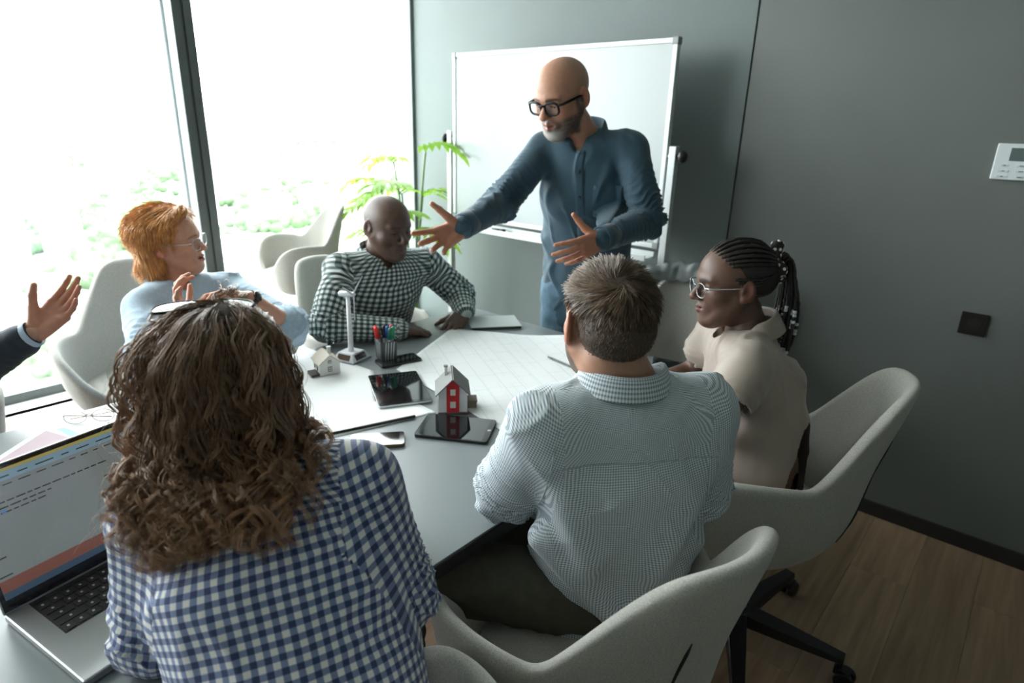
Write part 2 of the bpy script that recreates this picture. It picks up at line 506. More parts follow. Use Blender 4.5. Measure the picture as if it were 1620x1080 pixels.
struct(MB().span((XW + .02, YB - .022, 0), (XW + .14, YB - .001, HC)).build('trim_4', mat('pilaster', (.20, .225, .23), .5), bevel=.003), 'pale strip in the corner by the window')

# ================================================================== the city outside
GZ = -72.0
city_g = mat('city_ground', (.34, .36, .33), .95, noise=(.02, .45, 6))
struct(MB().span((-4200, -2600, GZ - 2), (-14, 4200, GZ)).build('ground', city_g), 'pale city ground far below the window')
bmats = [mat('building_pale', (.50, .50, .48), .9), mat('building_rose', (.48, .42, .40), .9), mat('building_grey', (.36, .39, .41), .9)]
def cam_ground(px, py, h):
    d = CF + CR * (px - 810) / CAM_F + CU * (540 - py) / CAM_F
    return CPOS + d * (h - CPOS[2]) / d[2]
r_ = random.Random(3)
BLD = []
def building(px, py, w, dpt, h, k, label):
    p = cam_ground(px, py, GZ); BLD.append((p, math.hypot(w, dpt) / 2 + 9))
    e = empty('apartment_building', (p[0], p[1], GZ), r_.uniform(-.4, .9), label, 'building', 'pale city blocks beyond the window')
    m_ = bmats[k]
    MB().box((0, 0, h / 2), (w, dpt, h)).build('wall', m_, e)
    MB().box((0, 0, h + .6), (w + .6, dpt + .6, 1.2)).box((w * .2, 0, h + 2.4), (w * .2, dpt * .4, 2.6)).build('roof', bmats[2], e)
    b = MB()
    nf = int(h / 3.2)
    for f in range(1, nf):
        b.box((0, -dpt / 2 - .05, f * 3.2), (w * .92, .3, 1.3)).box((w / 2 + .05, 0, f * 3.2), (.3, dpt * .9, 1.3))
    b.build('window_band', mat('far_glass', (.20, .26, .29), .4), e)
blk = 'washed-out pale city block far beyond the window glass'
for px, py, w, d, h, k in [(28, 430, 15, 12, 62, 1), (105, 405, 16, 12, 58, 0), (250, 400, 24, 14, 22, 0), (190, 300, 34, 18, 40, 0), (150, 255, 50, 24, 60, 2), (10, 330, 44, 18, 36, 0),
    (60, 290, 60, 24, 50, 0), (225, 265, 60, 24, 44, 0), (410, 300, 50, 20, 26, 0), (500, 280, 70, 24, 34, 0), (575, 300, 60, 22, 28, 0), (430, 340, 30, 16, 16, 0), (560, 350, 44, 20, 14, 0),
    (415, 262, 60, 24, 70, 0), (600, 262, 90, 30, 44, 0), (210, 480, 40, 20, 12, 1), (350, 420, 30, 16, 12, 0), (100, 520, 30, 18, 10, 1), (520, 330, 50, 18, 18, 0)]:
    building(px, py, w, d, h, k, blk)
# tree canopies: masses of crowns nobody could count
TV, TF, TC = [], [], []
import itertools
ico = bpy.data.meshes.new('crown_tmp'); bmv = []
g_ = (1 + 5 ** .5) / 2
iv = np.array([(-1, g_, 0), (1, g_, 0), (-1, -g_, 0), (1, -g_, 0), (0, -1, g_), (0, 1, g_), (0, -1, -g_), (0, 1, -g_), (g_, 0, -1), (g_, 0, 1), (-g_, 0, -1), (-g_, 0, 1)]); iv /= np.linalg.norm(iv[0])
if_ = np.array([(0, 11, 5), (0, 5, 1), (0, 1, 7), (0, 7, 10), (0, 10, 11), (1, 5, 9), (5, 11, 4), (11, 10, 2), (10, 7, 6), (7, 1, 8), (3, 9, 4), (3, 4, 2), (3, 2, 6), (3, 6, 8), (3, 8, 9), (4, 9, 5), (2, 4, 11), (6, 2, 10), (8, 6, 7), (9, 8, 1)])
bpy.data.meshes.remove(ico)
cnt = 0
for px, py, sx, sy, nn in [(460, 345, 50, 18, 60), (400, 352, 22, 20, 34), (560, 240, 80, 8, 120), (205, 335, 22, 12, 40), (150, 330, 30, 10, 36), (70, 400, 40, 10, 50), (150, 420, 26, 30, 60), (175, 365, 26, 18, 50),
    (20, 400, 24, 10, 26), (110, 470, 40, 26, 50), (60, 520, 60, 40, 60), (20, 600, 40, 40, 40), (230, 300, 20, 10, 26), (260, 280, 22, 8, 26), (60, 212, 80, 5, 60), (200, 222, 70, 5, 60), (430, 300, 40, 8, 34), (600, 320, 30, 8, 20), (520, 225, 120, 4, 120), (90, 255, 90, 10, 50), (450, 330, 90, 30, 120), (560, 290, 90, 20, 90), (200, 380, 60, 50, 110), (60, 350, 70, 20, 60), (150, 480, 70, 30, 80), (40, 560, 50, 30, 60), (330, 400, 40, 30, 40), (540, 225, 110, 6, 130), (130, 235, 130, 6, 90)]:
    for _ in range(int(nn * 1.7)):
        p = cam_ground(r_.gauss(px, sx * .5), max(207, r_.gauss(py, sy * .5)), GZ)
        if p[0] > -60 or any(math.hypot(p[0] - q[0], p[1] - q[1]) < r0 for q, r0 in BLD): continue
        s_ = r_.uniform(2.8, 6.5)
        V = iv * np.array([s_, s_, s_ * .8]) * (1 + .25 * rng.normal(size=(12, 1))) + p + np.array([0, 0, s_ * .6])
        TV.append(V); TF.append(if_ + 12 * cnt); cnt += 1
        TC.append(np.tile(np.array([.085, .165, .07]) * r_.uniform(.75, 1.35), (12, 1)))
tro = np_mesh('tree_canopy', np.concatenate(TV), np.concatenate(TF), mat('canopy', (.1, .2, .08), .9, attr='Col'), None, True)
set_color(tro, np.concatenate(TC)); tag(tro, 'pale green tree crowns between the city blocks beyond the window', 'trees', kind='stuff')
# ================================================================== table
tbl_m = mat('table_laminate', (.185, .206, .216), .34, spec=.55, bump=(500, .05, .0005))
blk_m = mat('table_black_edge', (.012, .011, .011), .45)
tb = empty('conference_table', (-1.33, .33, 0), 0, 'long dark grey conference table with thin black edge, papers and models on it', 'table')
TZ = .745
MB().span((-.60, -1.626, TZ - .006), (.60, 1.626, TZ)).build('tabletop', tbl_m, tb, bevel=.001)
MB().span((-.603, -1.629, TZ - .038), (.603, 1.629, TZ - .004)).build('edge_band', blk_m, tb, bevel=.002)
for sy in (-1.2, 1.15):
    for sx in (-.40, .40):
        MB().span((sx - .03, sy - .03, 0), (sx + .03, sy + .03, TZ - .038)).build('leg', blk_m, tb, bevel=.004)
    MB().span((-.40, sy - .02, TZ - .10), (.40, sy + .02, TZ - .04)).build('crossbeam', blk_m, tb)

# ================================================================== chairs
shell_m = mat('chair_fabric', (.415, .405, .370), .95, noise=(420, .22, 2), bump=(700, .5, .0012), sheen=.25)
cush_m = mat('chair_cushion_fabric', (.42, .41, .375), .95, noise=(420, .20, 2), bump=(700, .5, .0012), sheen=.25)
metal_b = mat('base_black', (.012, .011, .011), .38)
wheel_m = mat('caster_black', (.008, .008, .008), .3)
cwh = mat('pedestal_white', (.75, .77, .77), .35)
def interp(x, xs, ys): return float(np.interp(x, xs, ys))
def shell_mesh(name, parent, material, back=.95, notch=.700, arm=.705, wide=1.0, sharp=1.0):
    nth, no = 90, 14
    def rim(th):
        a = abs(th)
        h = interp(a, [0, 16, 25, 31, 58, 63, 67, 80, 98, 112, 124, 134, 150, 180], [back, back - .003, back - .014, back - .04, notch + .025 * sharp, notch - .004, notch - .004, notch + .006, arm + .004, arm - .004, arm - .04, arm - .11, .50, .475])
        R = interp(a, [0, 20, 40, 64, 90, 105, 120, 135, 150, 180], [.275, .272, .262, .270, .295, .312, .325, .315, .275, .25])
        return h, R * wide
    def rad(z, th):
        a = abs(th)
        base = interp(z, [.35, .37, .40, .46, .55, .70, .95], [.30, .50, .68, .83, .93, 1.0, 1.05])
        return base
    T = 2 * PI / nth
    V = []; rows = []
    zs_out = np.linspace(0, 1, no)
    thick = .034
    angs = [-180 + 360 * k / nth for k in range(nth)]
    # smooth the rim function slightly
    rims = [rim(a) for a in angs]
    H = np.array([r[0] for r in rims]); Rr = np.array([r[1] for r in rims])
    for _ in range(1):
        H = .25 * np.roll(H, 1) + .5 * H + .25 * np.roll(H, -1); Rr = .25 * np.roll(Rr, 1) + .5 * Rr + .25 * np.roll(Rr, -1)
    def ring(fz, off):
        row = []
        for k, a in enumerate(angs):
            z, = (fz(k),)
            r = Rr[k] * rad(z, a) - off
            th = math.radians(a)
            lean = -.05 * max(0, (z - .70)) / .25 * math.cos(th) if abs(a) < 90 else 0
            row.append(len(V)); V.append((r * math.sin(th), -(r * math.cos(th)) + lean, z))
        rows.append(row)
    zb = .355
    for t in np.linspace(0, 1, no): ring(lambda k: zb + (H[k] - .012 - zb) * (t ** 1.3), 0)
    ring(lambda k: H[k] - .003, .008)
    ring(lambda k: H[k], .017)
    ring(lambda k: H[k] - .004, .027)
    for t in np.linspace(1, 0, no - 2): ring(lambda k: .455 + (H[k] - .014 - .455) * t, thick)
    F_ = []
    for i in range(len(rows) - 1):
        for k in range(nth):
            k2 = (k + 1) % nth; F_.append((rows[i][k], rows[i][k2], rows[i + 1][k2], rows[i + 1][k]))
    F_.append(tuple(rows[0])[::-1]); F_.append(tuple(rows[-1]))
    me = bpy.data.meshes.new(name); me.from_pydata(V, [], F_); me.update()
    o = link_mesh(name, me, material, parent, True)
    ss = o.modifiers.new('sub', 'SUBSURF'); ss.levels = 1; ss.render_levels = 1
    return o, H, Rr
def make_chair(loc, facing, label, group='grey upholstered shell chairs', base='star', back=.95, lift=0.0, sc=1.0, base_rz=0.0):
    """facing = direction (x, y) the sitter looks."""
    rz = math.atan2(facing[1], facing[0]) - PI / 2
    e = empty('shell_chair', (*loc, 0), rz, label, 'chair', group)
    s, H, Rr = shell_mesh('shell', e, shell_m, back=back)
    c = MB().lathe([(.02, .468), (.17, .470), (.215, .478), (.228, .492), (.215, .506), (.17, .514), (.02, .517)], n=40).build('seat_cushion', cush_m, e, smooth=True)
    sm = MB()
    pts = []
    # seam slit running down the outside of the back
    for z in np.linspace(.46, .80, 14):
        a = math.radians(-16 + 4 * (z - .46)); 
        r = .274 * float(np.interp(z, [.35, .37, .40, .46, .55, .70, .95], [.30, .50, .68, .83, .93, 1.0, 1.05])) - .0015
        lean = -.05 * max(0, z - .70) / .25 * math.cos(a)
        pts.append((r * math.sin(a), -r * math.cos(a) + lean, z))
    sl = MB().tube(pts, [.0012] + [.0035] * 12 + [.0012], n=5).build('seam_slit', mat('slit_black', (.01, .01, .01), .8), e, smooth=True)
    cl = MB().lathe([(.03, .10), (.03, .30), (.05, .33), (.10, .352), (.11, .36)], n=20).build('column', metal_b, e, smooth=True)
    kids = [s, c, sl, cl]
    if base == 'star':
        hub = MB().lathe([(.045, .068), (.055, .085), (.052, .115), (.032, .125)], n=20).build('hub', metal_b, e, smooth=True)
        kids.append(hub)
        for q in range(5):
            a = q * 2 * PI / 5 - rz + base_rz
            M = Matrix.Rotation(a, 3, 'Z')
            vs = []
            for x_, hw, z0, z1 in ((.02, .034, .072, .118), (.16, .028, .076, .112), (.315, .019, .082, .102)):
                vs += [(x_, -hw, z0), (x_, hw, z0), (x_, hw * .9, z1), (x_, -hw * .9, z1)]
            vs = [M @ Vector(p) for p in vs]
            f = [(0, 1, 2, 3)[::-1], (8, 9, 10, 11)]
            for i in (0, 4):
                for k in range(4): f.append((i + k, i + (k + 1) % 4, i + 4 + (k + 1) % 4, i + 4 + k))
            arm_ = MB().add(vs, f).build('base_arm', metal_b, e, bevel=.004)
            cs = MB()
            for sgn in (-1, 1):
                cs.lathe([(.012, -.010), (.026, -.009), (.029, -.004), (.029, .004), (.026, .009), (.012, .010)], c=M @ Vector((.325, sgn * .015, .029)), n=20, axis=M @ Vector((0, 1, 0)))
            cs.lathe([(.008, .045), (.008, .09)], c=M @ Vector((.305, 0, 0)), n=10)
            cs.box(M @ Vector((.316, 0, .050)), (.045, .030, .018), M=M)
            kids.append(cs.build('caster', wheel_m, e, smooth=False, bevel=.001)); kids.append(arm_)
    else:
        MB().lathe([(.21, 0), (.205, .012), (.04, .022), (.022, .05), (.022, .12 + lift)], n=32).build('pedestal', cwh, e, smooth=True)
        for o in kids: o.location.z = lift
        cl.location.z = lift + .04
    for o in kids:
        if sc != 1: o.scale = (sc, sc, sc)
    return e
make_chair((-.475, 1.69), (-.94, -.34), 'grey fabric chair under the woman in the beige blouse', base_rz=.09)
make_chair((-.53, .875), (-.977, .21), 'grey fabric chair under the man in the pale checked shirt, back towards us')
make_chair((-.50, .275), (-1, .0), 'grey fabric chair under the curly-haired woman, only its armrest in view')
make_chair((-1.11, 2.24), (.02, -1), 'empty grey chair before the whiteboard with a jacket over its back')
make_chair((-2.70, .83), (.93, -.36), 'grey fabric chair behind the red-haired woman, against the window')
make_chair((-2.20, 1.56), (.97, .10), 'grey fabric chair under the seated man in the dark checked shirt')
make_chair((-2.50, .02), (1, .1), 'grey fabric chair under the person in the dark suit at the left edge')
make_chair((-2.98, 1.72), (-.25, -.95), 'high grey shell chair standing by the window right of the mullion', base='pedestal', back=.93, lift=.375, sc=.80)
# ================================================================== people: shared builders
F0 = _f0; R0 = _r0; P_UP = np.array([0, 0, 1.])
def W(l, f, h): return R0 * l + F0 * f + np.array([0, 0, h])
def face_dir(l, f): return unit(R0 * l + F0 * f)
def head_axes(fwd, pitch=0, roll=0):
    """rows: left, forward, up; pitch > 0 looks down, roll > 0 tips to the person's right."""
    f = unit([fwd[0], fwd[1], 0]); u = np.array([0, 0, 1.]); l = np.cross(u, f)
    p = math.radians(pitch); f2 = f * math.cos(p) - u * math.sin(p); u2 = u * math.cos(p) + f * math.sin(p)
    r = math.radians(roll); l2 = l * math.cos(r) + u2 * math.sin(r); u3 = u2 * math.cos(r) - l * math.sin(r)
    return np.array([l2, f2, u3])

def skin_mat(name, rough=.5):
    return mat('skin_' + name, (.5, .3, .2), rough, attr='Col', sss=.12, bump=(350, .12, .0008), noise=(60, .07))

def smoothstep(x, a, b):
    t = np.clip((x - a) / (b - a), 0, 1); return t * t * (3 - 2 * t)

def build_head(c, A, s, nb, skin, lips, brow, o=None):
    """returns (V, F, colours) of a head with neck; c centre between the ears, A axes rows (left, fwd, up), nb = base of neck."""
    o = dict(dict(jaw=1.0, nose=1.0, beard=None, stubble=None, vox=.0029, smile=0, neck_r=.056, cheek=1.0, open=0), **(o or {}))
    T = lambda x, y, z: c + s * (x * A[0] + y * A[1] + z * A[2])
    pts = np.array([T(x, y, z) for x in (-.1, .1) for y in (-.12, .14) for z in (-.135, .135)] + [nb - .085, nb + .085])
    F = Field(pts.min(0) - .01, pts.max(0) + .01, o['vox'])
    def ell(p, r, k=.02, op='+', R=None): F.ell(T(*p), tuple(v * s for v in r), A if R is None else R @ A, k * s, op)
    def seg(p, q, r0, r1, k=.012, op='+'): 
        m_ = (lambda r: tuple(v * s for v in r) if isinstance(r, tuple) else r * s)
        F.seg(T(*p), T(*q), m_(r0), m_(r1), k * s, op, u=A[0])
    j = o['jaw']
    F.seg(nb - A[2] * .01, T(0, -.022, -.055), (o['neck_r'] * 1.08, o['neck_r'] * 1.08), (o['neck_r'], o['neck_r'] * 1.0), .02, u=A[0])
    ell((0, -.014, .034), (.076, .099, .083), .01)
    ell((0, .022, .030), (.066, .070, .072), .03)
    ell((0, .030, -.028), (.058 * j, .060, .072), .03)
    for sx in (-1, 1):
        seg((sx * .056 * j, .004, -.038), (sx * .030 * j, .062, -.092), .020, .016, .03)
        ell((sx * .040, .058, -.022), (.024 * o['cheek'], .024, .022), .022)
        seg((sx * .010, .089, .024), (sx * .040, .076, .026), .0105, .010, .014)
    ell((0, .074, -.098), (.024 * j, .018, .017), .022)
    seg((0, .05, -.095), (0, -.01, -.075), .03, .04, .025)
    ell((0, .078, -.060), (.028, .018, .026), .016)
    for sx in (-1, 1):
        ell((sx * .031, .101, .002), (.019, .019, .013), .012, '-')
    n_ = o['nose']
    seg((0, .086, .014), (0, .098 + .012 * n_, -.024), .0080, .0105 * n_, .009)
    ell((0, .102 + .009 * n_, -.027), (.0115 * n_, .0105, .0095), .008)
    for sx in (-1, 1): ell((sx * .012 * n_, .1, -.031), (.0075, .0095, .0065), .006)
    # eyelids over the eyeball
    for sx in (-1, 1):
        ell((sx * .031, .0775, .0075), (.0165, .0125, .0085), .004)
        ell((sx * .031, .0765, -.0085), (.0155, .0115, .0065), .005)
    # lips
    op_ = o['open']; sm = o['smile']
    for sx in (-1, 1):
        seg((0, .0965, -.0545), (sx * (.021 + sm * .004), .0835, -.0565 + sm * .004), .0055, .0025, .004)
        seg((0, .0955, -.0675 - op_), (sx * (.019 + sm * .004), .083, -.0605 + sm * .004 - op_ * .5), .0068, .003, .004)
    seg((-.022, .092, -.0600 - op_ * .5 + sm * .002), (.022, .092, -.0600 - op_ * .5 + sm * .002), .0022 + op_ * .45, .0022 + op_ * .45, .002, '-')
    # ears
    for sx in (-1, 1):
        Q = np.array([[math.cos(.35 * sx), math.sin(.35 * sx) , 0], [-math.sin(.35 * sx), math.cos(.35 * sx), 0], [0, 0, 1.]])
        ell((sx * .0815, -.012, -.002), (.0075, .020, .033), .006, '+', Q)
        ell((sx * .0895, -.007, .004), (.0068, .0115, .019), .004, '-', Q)
        ell((sx * .077, -.004, -.027), (.0065, .010, .010), .006)
        ell((sx * .080, .004, -.004), (.004, .005, .007), .004)
    V, Fc = F.mesh(); V = smooth_mesh(V, Fc, 1, .4)
    L = ((V - c) @ A.T) / s
    x, y, z = L[:, 0], L[:, 1], L[:, 2]
    C = np.tile(np.array(skin, float), (len(V), 1))
    def mix(w, col):
        nonlocal C
        C = C * (1 - w[:, None]) + np.array(col) * w[:, None]
    # warmer cheeks, nose, ears
    warm = np.array(skin) * np.array([1.12, .80, .76])
    mix(.45 * np.exp(-(((abs(x) - .042) / .02) ** 2 + ((z + .022) / .02) ** 2)) * (y > .03), warm)
    mix(.55 * np.exp(-((x / .014) ** 2 + ((z + .027) / .012) ** 2)) * (y > .09), warm)
    mix(.7 * smoothstep(abs(x), .074, .082), warm)
    if o['beard'] is not None:
        bc, gc = o['beard']
        low = smoothstep(-z, .030, .050) * smoothstep(y, .00, .02) 
        jawl = smoothstep(-z + .0, .020 , .045) * smoothstep(-(y), -.045, -.02) * smoothstep(y, -.012, .004) * (abs(x) > .04)
        side = smoothstep(abs(x), .052, .06) * smoothstep(y, -.008, .004) * smoothstep(-y, -.035, -.018) * smoothstep(-z, -.02, .0)
        chk = 1 - np.exp(-(((abs(x) - .036) / .016) ** 2 + ((z + .036) / .020) ** 2)) * .9
        neckcut = smoothstep(z, -.125, -.108)
        mouthc = 1 - np.exp(-((x / .021) ** 2 + ((z + .061) / .0075) ** 2)) * (y > .07)
        w_ = np.clip(np.maximum(np.maximum(low * chk, jawl), side), 0, 1) * neckcut * mouthc * (z < .03)
        w_ = np.clip(w_ * (.95 + .12 * wave_noise(L, .008, 5)), 0, 1)
        grey = smoothstep(-z, .062, .09) * np.exp(-(x / .038) ** 2) * (y > .05)
        bcol = np.array(bc)[None] * (1 - grey[:, None]) + np.array(gc)[None] * grey[:, None]
        C = C * (1 - w_[:, None]) + bcol * w_[:, None]
    if o['stubble'] is not None:
        w_ = smoothstep(-y + abs(x) * .55, .012, .040) * smoothstep(z, -.035, -.02) * (abs(x) < .0785)
        sc_, amt = o['stubble']; mix(w_ * amt, sc_)
    # brows, lash line, lips, nostrils
    by = np.exp(-(((z - .024 + (abs(x) - .03) ** 2 * 7 - .001) / .0042) ** 2)) * smoothstep(abs(x), .009, .014) * smoothstep(-abs(x), -.053, -.044) * (y > .045)
    mix(by * .95, brow)
    lash = np.exp(-(((z - .0005) / .0024) ** 2)) * smoothstep(-abs(abs(x) - .031), -.017, -.014) * (y > .055)
    mix(lash * .8, np.array(brow) * .4)
    lw = np.exp(-((z + .0605 + op_ * .5 - sm * 18 * x * x * .1) / (.0082 + op_)) ** 4) * smoothstep(-abs(x), -.024, -.018) * (y > .070)
    mix(lw * .85, lips)
    mo = np.exp(-((z + .0600 + op_ * .5) / (.0016 + op_ * .4)) ** 2) * smoothstep(-abs(x), -.021, -.016) * (y > .060)
    mix(mo * .8, (.06, .015, .012))
    nos = np.exp(-(((abs(x) - .0075) / .003) ** 2 + ((z + .0365) / .003) ** 2)) * (y > .09)
    mix(nos * .8, np.array(skin) * .15)
    return V, Fc, C

def build_hand(wrist, d, nrm, side, curl, thumb=(.5, .2), spread=.10, sc=1.0, fore=None, fr=.027, vox=.0022):
    """side +1 right, -1 left. curl: 4 x (mcp, pip, dip) radians; thumb=(open, bend); fore: point up the forearm."""
    Y = unit(d); Z = unit(np.array(nrm) - Y * (np.array(nrm) @ Y)); X = np.cross(Y, Z) * side
    T = lambda x, y, z: wrist + sc * (x * X + y * Y + z * Z)
    segs = []
    K = [(.029, .088, 0), (.009, .092, -.002), (-.011, .087, -.001), (-.029, .077, .002)]
    LEN = [(.043, .026, .021), (.047, .030, .022), (.043, .028, .021), (.033, .021, .018)]
    RAD = [.0092, .0095, .0088, .0078]
    for i in range(4):
        segs.append((T(K[i][0] * .55, .006, 0), T(*K[i]), .0145 * sc, .0118 * sc, .010))
    for i in range(4):
        p = np.array(K[i]); a = 0; sp = (1.5 - i) * spread
        for q in range(3):
            a += curl[i][q]
            dv = np.array([math.sin(sp) * math.cos(a), math.cos(sp) * math.cos(a), math.sin(a)])
            p2 = p + dv * LEN[i][q]
            r0 = RAD[i] * (1.06, .98, .90)[q]; r1 = RAD[i] * (.98, .90, .74)[q]
            segs.append((T(*p), T(*p2), r0 * sc, r1 * sc, .0035)); p = p2
    op, bd = thumb
    b0 = np.array([.014, .018, .006]); b1 = b0 + .046 * unit([math.sin(.45 + op * .55), math.cos(.45 + op * .55), .35])
    b2 = b1 + .034 * unit([math.sin(.35 + op * .7), math.cos(.35 + op * .7), .25 + bd]); b3 = b2 + .028 * unit([math.sin(.25 + op * .7 - bd * .5), math.cos(.25 + op * .7 - bd * .5), .22 + bd])
    segs.append((T(*b0), T(*b1), .017 * sc, .0125 * sc, .010)); segs.append((T(*b1), T(*b2), .0118 * sc, .0105 * sc, .004)); segs.append((T(*b2), T(*b3), .0103 * sc, .0080 * sc, .004))
    segs.append((T(-.018, .02, .006), T(-.022, .06, .005), .014 * sc, .012 * sc, .010))
    if fore is not None: segs.insert(0, (np.array(fore), T(0, .005, 0), fr * sc, .0215 * sc, .012))
    P_ = np.array([q for s_ in segs for q in s_[:2]])
    F = Field(P_.min(0) - .035, P_.max(0) + .035, vox)
    for p, q, r0, r1, k in segs:
        if fore is not None and p is segs[0][0]:
            F.seg(p, q, (r0 * 1.05, r0 * .92), (r1 * 1.18, r1 * .82), k, u=X)
        else: F.seg(p, q, r0, r1, k)
    V, Fc = F.mesh(); V = smooth_mesh(V, Fc, 1, .3)
    return V, Fc, (T, K, LEN)

def join(parts):
    Vs, Fs, Cs = [], [], []; o = 0
    for V, F, C in parts:
        Vs.append(V); Fs.append(F + o); Cs.append(C if np.ndim(C) == 2 else np.tile(np.array(C, float), (len(V), 1))); o += len(V)
    return np.concatenate(Vs), np.concatenate(Fs), np.concatenate(Cs)

def chain_closest(P_, pts):
    """closest point data on a polyline: distance, arclength, segment direction index."""
    best = np.full(len(P_), 9.0); arc = np.zeros(len(P_)); si = np.zeros(len(P_), int); a0 = 0
    for i in range(len(pts) - 1):
        d = pts[i + 1] - pts[i]; L = np.linalg.norm(d); t = np.clip((P_ - pts[i]) @ d / L ** 2, 0, 1)
        dist = np.linalg.norm(P_ - pts[i] - t[:, None] * d, axis=1)
        m_ = dist < best; best[m_] = dist[m_]; arc[m_] = a0 + t[m_] * L; si[m_] = i; a0 += L
    return best, arc, si

def sleeve_chain(J, s): return [J['s' + s], J['e' + s], J['w' + s]]

def build_shirt(J, o):
    """J joints in world metres; o: options. Returns V, F, uv per corner, is_sleeve per face."""
    o = dict(dict(vox=.0065, tr=None, sl=(.064, .056, .050, .042), sleeve_to=1.0, wrinkle=.0045, folds=[], yoke=.055, seed=1, hem=.0, loose=0.0, trap=(.050, .045), extra=None), **o)
    U = unit(J['sL'] - J['sR']); Up = unit(J['sR'] - J['sL'])
    tr = o['tr']   # list of (point, a, b) from pelvis up to the shoulder line
    pts = np.array([t[0] for t in tr] + [J[k] for k in ('sL', 'sR', 'eL', 'eR', 'wL', 'wR', 'nb')])
    F = Field(pts.min(0) - .21, pts.max(0) + .12, o['vox'])
    for (p, a, b), (q, a2, b2) in zip(tr[:-1], tr[1:]):
        F.seg(p, q, (a, b), (a2, b2), .04, u=U)
    sm_ = (J['sL'] + J['sR']) / 2
    y = o['yoke']
    for S in ('sL', 'sR'):
        F.seg(sm_ + (J[S] - sm_) * .2, J[S], (y, y * 1.1), (y, y), .05, u=P_UP)
        F.seg(J['nb'] - np.array([0, 0, .036]), J[S] + np.array([0, 0, .004]), o['trap'][0], o['trap'][1], .045)
    r = o['sl']
    for s in 'LR':
        a, e, w = sleeve_chain(J, s)
        if o['sleeve_to'] >= 1:
            F.seg(a, e, r[0], r[1], .022); F.seg(e, w, r[1] * .98, r[3], .012)
        elif o['sleeve_to'] > .5:
            F.seg(a, e, r[0], r[1], .022); q = e + (w - e) * (o['sleeve_to'] - .5) * 2; F.seg(e, q, r[1] * .98, r[2], .012)
        else: F.seg(a, a + (e - a) * o['sleeve_to'] * 2, r[0], r[1], .022)
        for (t, rr_, ang) in o.get('rings', []):      # gathered cloth around the elbow
            q = a + (e - a) * t if t <= 1 else e + (w - e) * (t - 1)
            F.ell(q, rr_, None, .02)
    for p, q, r0, k in o['folds']: F.seg(p, q, r0, r0 * .5, k)
    if o['extra']: o['extra'](F)
    fwd_ = unit(np.cross(U, P_UP)); 
    if 'hc' in J and o.get('neckcut', True):
        nd = unit(J['hc'] - J['nb']); q0 = J['nb'] - P_UP * .004 + fwd_ * .010
        F.seg(q0, q0 + nd * .12, .058, .066, .008, '-'); F.ell(J['nb'] + fwd_ * .070 - P_UP * .018, (.022, .022, .050), None, .012, '-')
    for p, n_ in o.get('cuts', []): F.cut(p, n_, .006)
    V, Fc = F.mesh(); V = smooth_mesh(V, Fc, 2, .5)
    N = normals(V, Fc)
    # folds of cloth
    up = np.array([0, 0, 1.])
    body_w = 1.0
    Q = V.copy(); 
    st = V @ U; hz = V[:, 2]
    warp = np.stack([st * 1.0 + .25 * wave_noise(V, .30, o['seed'] + 3) * .1, (V @ np.cross(up, U)), hz * .55], 1)
    n1 = wave_noise(warp, .17, o['seed']) + .0; n2 = wave_noise(warp, .07, o['seed'] + 1); n0 = wave_noise(V, .25, o['seed'] + 5)
    rid = 1 - np.sqrt(n1 * n1 + .02); rid2 = 1 - np.sqrt(n2 * n2 + .03); 
    dg = np.stack([st + .6 * hz, (V @ np.cross(up, U)), (hz - .6 * st) * .30], 1); dg2 = np.stack([st - .6 * hz, (V @ np.cross(up, U)), (hz + .6 * st) * .30], 1)
    sharp = lambda n_, w_: np.exp(-(n_ / w_) ** 2)
    c1_, c2_ = sharp(wave_noise(dg, .15, o['seed'] + 21), .22), sharp(wave_noise(dg2, .15, o['seed'] + 22), .22)
    fold = .55 * rid + .25 * rid2 * smoothstep(n0, -.2, .8) + .75 * c1_ * smoothstep(n0, 0, .9) + .75 * c2_ * smoothstep(-n0, 0, .9) - .3
    amp = np.full(len(V), o['wrinkle'])
    for s in 'LR':
        ch = sleeve_chain(J, s); d, arc, si = chain_closest(V, ch)
        L1 = np.linalg.norm(ch[1] - ch[0])
        near = np.exp(-((arc - L1) / .07) ** 2) * (d < .085)
        ringw = np.sin(arc * 2 * PI / .046 + 2.6 * wave_noise(V, .16, o['seed'] + 9)); ringw = 1.3 * np.exp(-(ringw / .35) ** 2)
        aw = smoothstep(arc, .03, .10) * (d < .08)
        fold = fold * (1 - .5 * aw) + aw * ringw * (.20 + .85 * near)
    V = V + N * (fold * amp)[:, None]
    # pattern coordinates
    cen = V[Fc].mean(1); up_ax = unit(tr[-1][0] - tr[0][0]); Dp = np.cross(up_ax, U)
    sp = [t[0] for t in tr] + [sm_]
    sleeve = np.zeros(len(Fc), bool); uv = np.zeros((len(Fc), 4, 2))
    C4 = V[Fc]
    o0 = tr[1][0]
    def torso_uv(Pp):
        # centre line follows the spine
        zz = (Pp - o0) @ up_ax
        sx = np.array([(q - o0) @ U for q in sp]); sz = np.array([(q - o0) @ up_ax for q in sp]); sy = np.array([(q - o0) @ Dp for q in sp])
        k_ = np.argsort(sz)
        x_ = (Pp - o0) @ U - np.interp(zz, sz[k_], sx[k_]); y_ = (Pp - o0) @ Dp - np.interp(zz, sz[k_], sy[k_])
        a_, b_ = .175, .115
        ph = np.arctan2(x_ / a_, np.abs(y_) / b_ + 1e-6)
        tb_ = np.linspace(-PI / 2, PI / 2, 181); arcl = np.concatenate([[0], np.cumsum(np.hypot(np.diff(a_ * np.sin(tb_)), np.diff(b_ * np.cos(tb_))))]); arcl -= arcl[90]
        u_ = np.interp(ph, tb_, arcl); u_ = u_ + np.sign(x_) * np.maximum(0, np.abs(x_) - .165) * 1.0
        u_ = np.where(y_ > 0, u_, u_ + 3.0)
